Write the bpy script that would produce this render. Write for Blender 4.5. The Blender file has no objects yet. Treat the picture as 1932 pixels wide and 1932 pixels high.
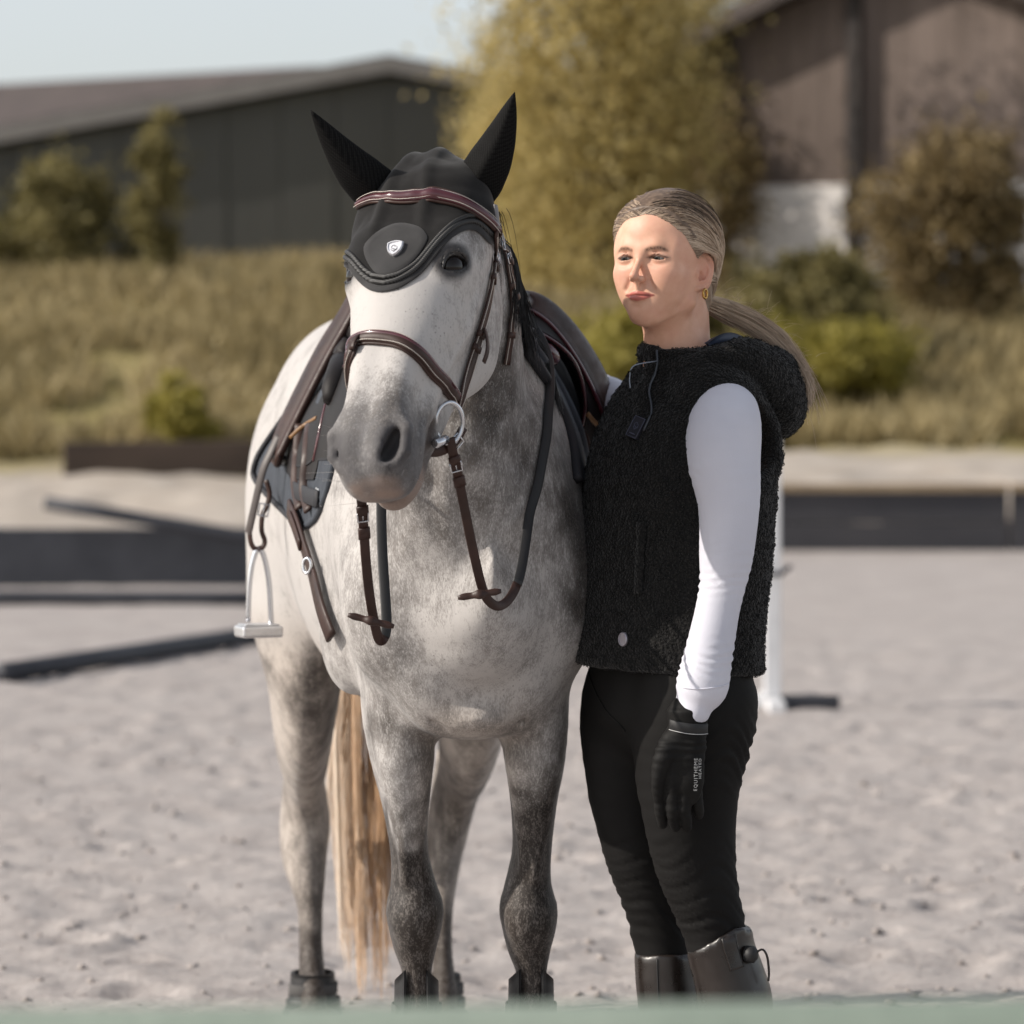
import bpy, bmesh, math, random
import numpy as np
from mathutils import Vector, Matrix
from mathutils.bvhtree import BVHTree

scene = bpy.context.scene
COL = scene.collection
R = math.radians
random.seed(7)
np.random.seed(7)

# ------------------------------------------------------------------ camera
CAM_H, FPX, SIZE, HORIZON = 1.35, 6660.0, 1932.0, 748.0
cam_data = bpy.data.cameras.new('camera')
cam = bpy.data.objects.new('camera', cam_data)
COL.objects.link(cam)
cam.location = (0, 0, CAM_H)
cam.rotation_euler = (R(90), 0, 0)
cam_data.sensor_width = 36.0
cam_data.lens = FPX / SIZE * 36.0
cam_data.shift_y = (HORIZON - SIZE / 2) / SIZE
cam_data.clip_start = 0.1
cam_data.clip_end = 5000
cam_data.dof.use_dof = True
cam_data.dof.focus_distance = 5.66
cam_data.dof.aperture_fstop = 4.4
scene.camera = cam

# ------------------------------------------------------------------ sky, sun, exposure
SUN_EL, SUN_AZ = 32.0, 9.0          # elevation; degrees from straight left towards the camera
sd = Vector((-math.cos(R(SUN_EL)) * math.cos(R(SUN_AZ)), -math.cos(R(SUN_EL)) * math.sin(R(SUN_AZ)), math.sin(R(SUN_EL))))
world = bpy.data.worlds.new('World')
scene.world = world
world.use_nodes = True
wn = world.node_tree.nodes
sky = wn.new('ShaderNodeTexSky')
sky.sky_type = 'NISHITA'
sky.sun_disc = False
sky.sun_elevation = R(SUN_EL)
sky.sun_rotation = math.atan2(sd.x, sd.y)
sky.dust_density = 1.5
sky.air_density = 1.0
sky.ozone_density = 1.0
hsv = wn.new('ShaderNodeHueSaturation')          # thin bright haze: a paler sky all round
hsv.inputs['Saturation'].default_value = 0.35
world.node_tree.links.new(sky.outputs[0], hsv.inputs['Color'])
world.node_tree.links.new(hsv.outputs[0], wn['Background'].inputs[0])
wn['Background'].inputs[1].default_value = 0.130
sun_data = bpy.data.lights.new('sun', 'SUN')
sun = bpy.data.objects.new('sun', sun_data)
COL.objects.link(sun)
sun.location = (-20, -5, 20)
sun.rotation_euler = sd.to_track_quat('Z', 'Y').to_euler()
sun_data.energy = 3.4
sun_data.angle = R(0.53)
sun_data.color = (1.0, 0.92, 0.82)
vs = scene.view_settings
vs.view_transform = 'Standard'
vs.look = 'None'
vs.exposure = 0.42
vs.gamma = 1.0
scene.cycles.max_bounces = 6
scene.cycles.diffuse_bounces = 3
scene.cycles.use_denoising = True

# ------------------------------------------------------------------ helpers
def W(u, v, Y):
    """photo pixel (1932 px frame) at depth Y metres -> world point"""
    return np.array([(u - SIZE / 2) * Y / FPX, Y, CAM_H - (v - HORIZON) * Y / FPX])

def empty(name, loc, label, cat, group=None):
    o = bpy.data.objects.new(name, None)
    o.location = Vector(loc)
    o.empty_display_size = 0.1
    COL.objects.link(o)
    return tag(o, label, cat, group)

def tag(o, label=None, cat=None, group=None, kind=None):
    if label: o['label'] = label
    if cat: o['category'] = cat
    if group: o['group'] = group
    if kind: o['kind'] = kind
    return o

def mesh_np(name, verts, faces, mat=None, parent=None, smooth=True, attrs=None):
    """verts (n,3) array, faces: (m,3|4) array or list of tuples"""
    me = bpy.data.meshes.new(name)
    verts = np.asarray(verts, dtype=np.float32)
    if isinstance(faces, np.ndarray):
        m, k = faces.shape
        me.vertices.add(len(verts))
        me.vertices.foreach_set('co', verts.ravel())
        me.loops.add(m * k)
        me.loops.foreach_set('vertex_index', faces.ravel().astype(np.int32))
        me.polygons.add(m)
        me.polygons.foreach_set('loop_start', np.arange(0, m * k, k, dtype=np.int32))
        me.update(calc_edges=True)
        me.validate()
    else:
        me.from_pydata([tuple(map(float, v)) for v in verts], [], faces)
    if smooth:
        me.polygons.foreach_set('use_smooth', np.ones(len(me.polygons), dtype=bool))
    if attrs:
        for an, av in attrs.items():
            if av.ndim == 1:
                a = me.attributes.new(an, 'FLOAT', 'POINT')
                a.data.foreach_set('value', av.astype(np.float32))
            else:
                a = me.attributes.new(an, 'FLOAT_VECTOR', 'POINT')
                a.data.foreach_set('vector', av.astype(np.float32).ravel())
    if mat: me.materials.append(mat)
    o = bpy.data.objects.new(name, me)
    # children keep world coordinates in their mesh; the parent empties are only moved, never rotated
    root = parent
    while root is not None and root.parent is not None: root = root.parent
    COL.objects.link(o)
    if parent is not None:
        o.parent = parent
        if root.type == 'EMPTY' and parent is root:
            o.location = -Vector(root.location)
    return o

def catmull(P, n, closed=False):
    P = np.asarray(P, dtype=float)
    if closed: Q = np.vstack([P[-1:], P, P[:2]])
    else: Q = np.vstack([2 * P[0] - P[1], P, 2 * P[-1] - P[-2]])
    m = len(Q) - 3
    t = np.linspace(0, m, n, endpoint=not closed)
    i = np.minimum(t.astype(int), m - 1)
    s = (t - i)[:, None]
    p0, p1, p2, p3 = Q[i], Q[i + 1], Q[i + 2], Q[i + 3]
    return 0.5 * (2 * p1 + (p2 - p0) * s + (2 * p0 - 5 * p1 + 4 * p2 - p3) * s * s + (3 * p1 - p0 - 3 * p2 + p3) * s ** 3)

PZ0 = np.array([0, 0, 1.0])
def unit(v):
    v = np.asarray(v, dtype=float)
    return v / (np.linalg.norm(v, axis=-1, keepdims=True) + 1e-12)

# ------------------------------------------------------------------ signed-distance modelling
def axis_coords(lo, hi, coarse, fine=None):
    """grid coordinates; fine = list of (a, b, step) refined intervals"""
    out = [lo]
    while out[-1] < hi:
        st = coarse
        for (a, b, s) in (fine or []):
            if a <= out[-1] <= b: st = min(st, s)
            elif a - 8 * coarse < out[-1] < a: st = min(st, max(s, 0.0 + (a - out[-1]) * 0.35 + s))
            elif b < out[-1] < b + 8 * coarse: st = min(st, max(s, (out[-1] - b) * 0.35 + s))
        out.append(out[-1] + st)
    return np.array(out, dtype=np.float32)

class Field:
    def __init__(s, xs, ys, zs):
        s.c = (xs, ys, zs)
        s.d = np.full((len(xs), len(ys), len(zs)), 1.0, dtype=np.float32)
    def block(s, lo, hi):
        sl = []
        for a in range(3):
            i0 = max(0, int(np.searchsorted(s.c[a], lo[a])) - 1)
            i1 = min(len(s.c[a]), int(np.searchsorted(s.c[a], hi[a])) + 1)
            if i1 <= i0: return None
            sl.append(slice(i0, i1))
        X = s.c[0][sl[0]][:, None, None]; Y = s.c[1][sl[1]][None, :, None]; Z = s.c[2][sl[2]][None, None, :]
        return tuple(sl), X, Y, Z
    def op(s, sl, b, k, mode='add'):
        a = s.d[sl]
        if mode == 'add':
            h = np.clip(0.5 + 0.5 * (b - a) / k, 0, 1)
            s.d[sl] = b * (1 - h) + a * h - k * h * (1 - h)
        elif mode == 'sub':
            a = -a
            h = np.clip(0.5 + 0.5 * (b - a) / k, 0, 1)
            s.d[sl] = -(b * (1 - h) + a * h - k * h * (1 - h))
        elif mode == 'int':
            a, b = -a, -b
            h = np.clip(0.5 + 0.5 * (b - a) / k, 0, 1)
            s.d[sl] = -(b * (1 - h) + a * h - k * h * (1 - h))
    def ell(s, c, r, M=None, k=0.02, mode='add'):
        """ellipsoid, M rows = its axes in world"""
        c = np.asarray(c, float); r = np.asarray(r, float)
        rm = r.max() + k + 0.02
        bl = s.block(c - rm, c + rm)
        if bl is None: return s
        sl, X, Y, Z = bl
        x, y, z = X - c[0], Y - c[1], Z - c[2]
        if M is None: q = (x, y, z)
        else: q = tuple(M[i][0] * x + M[i][1] * y + M[i][2] * z for i in range(3))
        k0 = np.sqrt((q[0] / r[0]) ** 2 + (q[1] / r[1]) ** 2 + (q[2] / r[2]) ** 2)
        k1 = np.sqrt((q[0] / r[0] ** 2) ** 2 + (q[1] / r[1] ** 2) ** 2 + (q[2] / r[2] ** 2) ** 2)
        s.op(sl, (k0 * (k0 - 1) / (k1 + 1e-6)).astype(np.float32), k, mode)
        return s
    def cone(s, a, b, ra, rb, k=0.02, mode='add'):
        a = np.asarray(a, float); b = np.asarray(b, float)
        rm = max(ra, rb) + k + 0.02
        bl = s.block(np.minimum(a, b) - rm, np.maximum(a, b) + rm)
        if bl is None: return s
        sl, X, Y, Z = bl
        ab = b - a; L2 = float(ab @ ab) + 1e-12
        x, y, z = X - a[0], Y - a[1], Z - a[2]
        h = np.clip((x * ab[0] + y * ab[1] + z * ab[2]) / L2, 0, 1)
        d = np.sqrt((x - ab[0] * h) ** 2 + (y - ab[1] * h) ** 2 + (z - ab[2] * h) ** 2) - (ra + (rb - ra) * h)
        s.op(sl, d.astype(np.float32), k, mode)
        return s
    def chain(s, pts, rad, k=0.01, mode='add', n=None):
        pts = np.asarray(pts, float); rad = np.asarray(rad, float)
        if n:
            q = catmull(np.column_stack([pts, rad]), n); pts, rad = q[:, :3], q[:, 3]
        for i in range(len(pts) - 1):
            s.cone(pts[i], pts[i + 1], rad[i], rad[i + 1], k=(k if i == 0 else min(k, rad[i] * 0.35)), mode=mode)
        return s
    def tube(s, nodes, side, k=0.03, n=24, power=2.0, mode='add', cap=0.8):
        """elliptic tube. nodes: (centre, half side, half up, half down); side = lateral axis (or list)"""
        C = np.array([np.asarray(q[0], float) for q in nodes])
        Rr = np.array([[q[1], q[2], q[3] if len(q) > 3 else q[2]] for q in nodes], float)
        side = np.asarray(side, float)
        if side.ndim == 1: side = np.repeat(side[None], len(nodes), 0)
        D = catmull(np.column_stack([C, Rr, side]), n)
        C, Rr, side = D[:, :3], D[:, 3:6], D[:, 6:9]
        pad = Rr.max() + k + 0.02
        bl = s.block(C.min(0) - pad, C.max(0) + pad)
        if bl is None: return s
        sl0, _, _, _ = bl
        tmp = np.full(s.d[sl0].shape, 1.0, np.float32)
        for i in range(n - 1):
            a, b = C[i], C[i + 1]
            pd = max(Rr[i].max(), Rr[i + 1].max()) + k + 0.02
            blk = s.block(np.minimum(a, b) - pd, np.maximum(a, b) + pd)
            if blk is None: continue
            sl, X, Y, Z = blk
            ab = b - a; L2 = float(ab @ ab) + 1e-12
            T = ab / math.sqrt(L2)
            S = unit(side[i] - T * (side[i] @ T)); U = np.cross(S, T)
            x, y, z = X - a[0], Y - a[1], Z - a[2]
            h = np.clip((x * ab[0] + y * ab[1] + z * ab[2]) / L2, 0, 1)
            x, y, z = x - ab[0] * h, y - ab[1] * h, z - ab[2] * h
            rs = Rr[i, 0] + (Rr[i + 1, 0] - Rr[i, 0]) * h
            ru = Rr[i, 1] + (Rr[i + 1, 1] - Rr[i, 1]) * h
            rd = Rr[i, 2] + (Rr[i + 1, 2] - Rr[i, 2]) * h
            ss = x * S[0] + y * S[1] + z * S[2]
            uu = x * U[0] + y * U[1] + z * U[2]
            tt = x * T[0] + y * T[1] + z * T[2]
            rU = np.where(uu > 0, ru, rd)
            q2 = ((np.abs(ss) / rs) ** power + (np.abs(uu) / rU) ** power) ** (1.0 / power)
            rt = np.sqrt(ss * ss + uu * uu) / np.maximum(q2, 1e-4)
            rt = np.clip(rt, np.minimum(rs, rU) * 0.9, None)
            if i in (0, n - 2): rt = rt * cap
            q = (q2 ** power + (np.abs(tt) / rt) ** power) ** (1.0 / power)
            w = np.sqrt(ss * ss + uu * uu + tt * tt)
            d = np.where(q > 0.05, w * (1 - 1 / np.maximum(q, 0.05)), -np.minimum(rs, rU))
            tsl = tuple(slice(sl[j].start - sl0[j].start, sl[j].stop - sl0[j].start) for j in range(3))
            tmp[tsl] = np.minimum(tmp[tsl], d.astype(np.float32))
        s.op(sl0, tmp, k, mode)
        return s
    def mesh(s, smooth=2, iso=0.0):
        return surface_nets(s.d - iso if iso else s.d, s.c, smooth)

def surface_nets(d, c, smooth=2):
    sg = d < 0
    nx, ny, nz = d.shape
    cnt = np.zeros((nx - 1, ny - 1, nz - 1), np.uint8)
    for i in (0, 1):
        for j in (0, 1):
            for k in (0, 1):
                cnt += sg[i:nx - 1 + i, j:ny - 1 + j, k:nz - 1 + k]
    act = np.argwhere((cnt > 0) & (cnt < 8))
    n = len(act)
    idx = np.full(cnt.shape, -1, np.int32)
    idx[act[:, 0], act[:, 1], act[:, 2]] = np.arange(n)
    pos = np.zeros((n, 3)); num = np.zeros(n)
    I, J, K = act[:, 0], act[:, 1], act[:, 2]
    cor = [(i, j, k) for i in (0, 1) for j in (0, 1) for k in (0, 1)]
    for a in cor:
        for ax in range(3):
            if a[ax]: continue
            b = list(a); b[ax] = 1
            da = d[I + a[0], J + a[1], K + a[2]]; db = d[I + b[0], J + b[1], K + b[2]]
            m = (da < 0) != (db < 0)
            t = np.where(m, da / np.where(m, da - db, 1), 0)
            pa = np.stack([c[0][I + a[0]], c[1][J + a[1]], c[2][K + a[2]]], 1)
            pb = np.stack([c[0][I + b[0]], c[1][J + b[1]], c[2][K + b[2]]], 1)
            pos += np.where(m[:, None], pa + (pb - pa) * t[:, None], 0)
            num += m
    pos /= num[:, None]
    F = []
    # x edges
    e = np.argwhere(sg[:-1, 1:-1, 1:-1] != sg[1:, 1:-1, 1:-1]); i, j, k = e[:, 0], e[:, 1] + 1, e[:, 2] + 1
    q = np.stack([idx[i, j - 1, k - 1], idx[i, j, k - 1], idx[i, j, k], idx[i, j - 1, k]], 1)
    f = ~sg[i, j, k]; q[f] = q[f][:, ::-1]; F.append(q)
    e = np.argwhere(sg[1:-1, :-1, 1:-1] != sg[1:-1, 1:, 1:-1]); i, j, k = e[:, 0] + 1, e[:, 1], e[:, 2] + 1
    q = np.stack([idx[i - 1, j, k - 1], idx[i - 1, j, k], idx[i, j, k], idx[i, j, k - 1]], 1)
    f = ~sg[i, j, k]; q[f] = q[f][:, ::-1]; F.append(q)
    e = np.argwhere(sg[1:-1, 1:-1, :-1] != sg[1:-1, 1:-1, 1:]); i, j, k = e[:, 0] + 1, e[:, 1] + 1, e[:, 2]
    q = np.stack([idx[i - 1, j - 1, k], idx[i, j - 1, k], idx[i, j, k], idx[i - 1, j, k]], 1)
    f = ~sg[i, j, k]; q[f] = q[f][:, ::-1]; F.append(q)
    F = np.vstack(F)
    F = F[(F >= 0).all(1)]
    return (lap_smooth(pos, F, smooth) if smooth else pos), F

def lap_smooth(V, F, it, lam=0.5):
    E = np.vstack([F[:, [a, (a + 1) % F.shape[1]]] for a in range(F.shape[1])])
    n = len(V)
    deg = np.bincount(E.ravel(), minlength=n).astype(float)
    for i in range(it):
        for l in (lam, -lam * 1.04):
            S = np.zeros_like(V)
            for a in range(3):
                S[:, a] = np.bincount(E[:, 0], V[E[:, 1], a], n) + np.bincount(E[:, 1], V[E[:, 0], a], n)
            V = V + l * (S / np.maximum(deg, 1)[:, None] - V)
    return V

def vnormals(V, F):
    n = np.cross(V[F[:, 2]] - V[F[:, 0]], V[F[:, 3 % F.shape[1]]] - V[F[:, 1]]) if F.shape[1] == 4 else np.cross(V[F[:, 1]] - V[F[:, 0]], V[F[:, 2]] - V[F[:, 0]])
    N = np.zeros_like(V)
    for a in range(F.shape[1]):
        for k in range(3):
            N[:, k] += np.bincount(F[:, a], n[:, k], len(V))
    return unit(N)

def sstep(a, b, x):
    t = np.clip((x - a) / (b - a), 0, 1)
    return t * t * (3 - 2 * t)

def vnoise(P, scale, seed=0):
    """smooth value noise in -1..1, vectorised"""
    P = np.asarray(P) * scale + seed * 17.31
    i = np.floor(P).astype(np.int64); f = P - i
    f = f * f * (3 - 2 * f)
    def h(a, b, c):
        n = (a * 374761393 + b * 668265263 + c * 2147483647 + seed * 97531) & 0x7fffffff
        n = ((n ^ (n >> 13)) * 1274126177) & 0x7fffffff
        n = n ^ (n >> 16)
        return (n & 0xffff) / 32767.5 - 1
    r = 0
    for dx in (0, 1):
        for dy in (0, 1):
            for dz in (0, 1):
                w = (f[:, 0] if dx else 1 - f[:, 0]) * (f[:, 1] if dy else 1 - f[:, 1]) * (f[:, 2] if dz else 1 - f[:, 2])
                r = r + w * h(i[:, 0] + dx, i[:, 1] + dy, i[:, 2] + dz)
    return r

def bvh_of(V, F):
    return BVHTree.FromPolygons([tuple(v) for v in V], [tuple(int(q) for q in f) for f in F])

# generic swept shapes ------------------------------------------------
def sweep(path, normals, prof, closed=False, taper=None):
    """sweep a closed 2-D profile [(across, out)...] along path; normals give the 'out' direction"""
    path = np.asarray(path, float); n = len(path); m = len(prof)
    if closed: T = unit(np.roll(path, -1, 0) - np.roll(path, 1, 0))
    else: T = unit(np.gradient(path, axis=0))
    N = unit(np.asarray(normals, float)); N = unit(N - T * (N * T).sum(1, keepdims=True))
    B = np.cross(T, N)
    V = np.zeros((n, m, 3))
    tp = np.ones(n) if taper is None else np.asarray(taper)
    for j, (a, o) in enumerate(prof):
        V[:, j] = path + B * (a * tp)[:, None] + N * (o * (0.5 + 0.5 * tp))[:, None]
    F = []
    for i in range(n if closed else n - 1):
        i2 = (i + 1) % n
        for j in range(m):
            j2 = (j + 1) % m
            F.append((i * m + j, i * m + j2, i2 * m + j2, i2 * m + j))
    if not closed:
        F.append(tuple(range(m - 1, -1, -1))); F.append(tuple((n - 1) * m + j for j in range(m)))
    return V.reshape(-1, 3), F

def strap_prof(w, t, bulge=0.0):
    h = w / 2; c = min(t * 0.35, h * 0.3)
    p = [(-h, c), (-h + c, 0), (h - c, 0), (h, c), (h, t - c), (h - c, t)]
    if bulge:
        for q in (0.55, 0.2, -0.2, -0.55): p.append((h * q, t + bulge * (1 - (q / 0.8) ** 2)))
    p += [(-h + c, t), (-h, t - c)]
    return p

def round_prof(r, n=8):
    return [(r * math.cos(2 * math.pi * i / n), r * math.sin(2 * math.pi * i / n)) for i in range(n)]

def join(parts):
    V, F, o = [], [], 0
    for v, f in parts:
        V.append(np.asarray(v)); F += [tuple(int(i) + o for i in q) for q in f]; o += len(v)
    return np.vstack(V), F

def tube_geo(path, r, n=8, closed=False, up=(0.3, 0.2, 1)):
    path = np.asarray(path, float)
    N = np.repeat(np.asarray(up, float)[None], len(path), 0)
    rr = np.asarray(r, float) * np.ones(len(path))
    V, F = sweep(path, N, [(math.cos(2 * math.pi * i / n), math.sin(2 * math.pi * i / n)) for i in range(n)], closed)
    V = path.repeat(n, 0) + (V - path.repeat(n, 0)) * rr.repeat(n)[:, None]
    return V, F

def box_geo(lo, hi, M=None, c=(0, 0, 0)):
    lo, hi = np.asarray(lo, float), np.asarray(hi, float)
    V = np.array([[x, y, z] for x in (lo[0], hi[0]) for y in (lo[1], hi[1]) for z in (lo[2], hi[2])])
    if M is not None: V = V @ np.asarray(M)
    V = V + np.asarray(c, float)
    F = [(0, 1, 3, 2), (4, 6, 7, 5), (0, 4, 5, 1), (2, 3, 7, 6), (0, 2, 6, 4), (1, 5, 7, 3)]
    return V, F

def bevel(o, w, seg=2):
    m = o.modifiers.new('bevel', 'BEVEL'); m.width = w; m.segments = seg; m.limit_method = 'ANGLE'
    return o

def strands(paths, r0, r1=None, sides=3):
    """many tapered hair strands -> verts, quad faces. paths (n, m, 3)"""
    paths = np.asarray(paths, float); n, m, _ = paths.shape
    T = unit(np.gradient(paths, axis=1))
    A = unit(np.cross(T, np.array([0.31, 0.42, 0.85]))); B = np.cross(T, A)
    r0 = np.broadcast_to(np.asarray(r0, float), (n,)); r1 = r0 * 0.35 if r1 is None else np.broadcast_to(np.asarray(r1, float), (n,))
    t = np.linspace(0, 1, m)
    rad = r0[:, None] * (1 - t) + r1[:, None] * t
    V = np.zeros((n, m, sides, 3))
    for j in range(sides):
        a = 2 * math.pi * j / sides
        V[:, :, j] = paths + (A * math.cos(a) + B * math.sin(a)) * rad[..., None]
    base = (np.arange(n) * m * sides)[:, None, None] + (np.arange(m - 1) * sides)[None, :, None]
    j = np.arange(sides)[None, None, :]; j2 = (j + 1) % sides
    F = np.stack([base + j, base + j2, base + j2 + sides, base + j + sides], -1).reshape(-1, 4)
    return V.reshape(-1, 3), F

# ------------------------------------------------------------------ materials
def mat(name, col=(0.5, 0.5, 0.5), rough=0.6, metal=0.0, spec=0.5):
    m = bpy.data.materials.new(name); m.use_nodes = True
    b = m.node_tree.nodes['Principled BSDF']
    b.inputs['Base Color'].default_value = (*col, 1); b.inputs['Roughness'].default_value = rough
    b.inputs['Metallic'].default_value = metal; b.inputs['Specular IOR Level'].default_value = spec
    return m

class NT:
    """tiny node-building helper"""
    def __init__(s, m):
        s.m = m; s.t = m.node_tree; s.b = s.t.nodes['Principled BSDF']
    def n(s, ty, **kw):
        o = s.t.nodes.new(ty)
        for k, v in kw.items():
            if hasattr(o, k): setattr(o, k, v)
        return o
    def l(s, a, b): s.t.links.new(a, b)
    def coords(s, scale=(1, 1, 1), obj=True, rot=(0, 0, 0)):
        tc = s.n('ShaderNodeTexCoord'); mp = s.n('ShaderNodeMapping')
        mp.inputs['Scale'].default_value = scale; mp.inputs['Rotation'].default_value = rot
        s.l(tc.outputs['Object'], mp.inputs[0]); return mp.outputs[0]
    def noise(s, scale, detail=4, rough=0.55, vec=None, dist=0.0):
        o = s.n('ShaderNodeTexNoise'); o.inputs['Scale'].default_value = scale; o.inputs['Detail'].default_value = detail
        o.inputs['Roughness'].default_value = rough; o.inputs['Distortion'].default_value = dist
        s.l(vec if vec is not None else s.coords(), o.inputs['Vector']); return o.outputs['Fac']
    def vor(s, scale, vec=None, feature='F1', out='Distance'):
        o = s.n('ShaderNodeTexVoronoi'); o.feature = feature; o.inputs['Scale'].default_value = scale
        s.l(vec if vec is not None else s.coords(), o.inputs['Vector']); return o.outputs[out]
    def ramp(s, fac, stops, interp='LINEAR'):
        o = s.n('ShaderNodeValToRGB'); o.color_ramp.interpolation = interp
        e = o.color_ramp.elements
        while len(e) < len(stops): e.new(0.5)
        for q, (p, c) in zip(e, stops):
            q.position = p; q.color = (*c, 1) if len(c) == 3 else c
        s.l(fac, o.inputs[0]); return o.outputs[0]
    def rng(s, v, a, b, c=0.0, d=1.0):
        o = s.n('ShaderNodeMapRange'); o.inputs[1].default_value = a; o.inputs[2].default_value = b
        o.inputs[3].default_value = c; o.inputs[4].default_value = d; s.l(v, o.inputs[0]); return o.outputs[0]
    def math(s, op, a, b=None):
        o = s.n('ShaderNodeMath'); o.operation = op
        for i, q in enumerate((a, b)):
            if q is None: continue
            if isinstance(q, (int, float)): o.inputs[i].default_value = q
            else: s.l(q, o.inputs[i])
        return o.outputs[0]
    def mix(s, fac, a, b, mode='MIX'):
        o = s.n('ShaderNodeMix'); o.data_type = 'RGBA'; o.blend_type = mode
        for key, q in ((0, fac), (6, a), (7, b)):
            if isinstance(q, (int, float)): o.inputs[key].default_value = q
            elif isinstance(q, tuple): o.inputs[key].default_value = (*q, 1)
            else: s.l(q, o.inputs[key])
        return o.outputs[2]
    def attr(s, name, out='Fac'):
        o = s.n('ShaderNodeAttribute'); o.attribute_name = name; return o.outputs[out]
    def bump(s, h, strength=0.3, dist=0.002, prev=None):
        o = s.n('ShaderNodeBump'); o.inputs['Strength'].default_value = strength; o.inputs['Distance'].default_value = dist
        s.l(h, o.inputs['Height'])
        if prev is not None: s.l(prev, o.inputs['Normal'])
        s.l(o.outputs[0], s.b.inputs['Normal']); return o.outputs[0]
    def color(s, c): s.l(c, s.b.inputs['Base Color'])
    def rough(s, r): s.l(r, s.b.inputs['Roughness'])
# ================================================================== SETTING
def terrain_z(X, Y):
    yk = np.array([-300, 30.3, 30.5, 33, 36.5, 38.5, 41, 46, 52, 60, 90, 2500.])
    zr = np.array([0, 0, .50, .55, .74, .90, 1.30, 2.20, 2.60, 2.80, 3.2, 4.0])
    zl = np.array([0, 0, .02, .20, .55, .80, 1.35, 2.60, 3.05, 3.10, 3.3, 4.0])
    w = sstep(-1.5, 1.0, X)
    return np.interp(Y, yk, zl) * (1 - w) + np.interp(Y, yk, zr) * w

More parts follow.
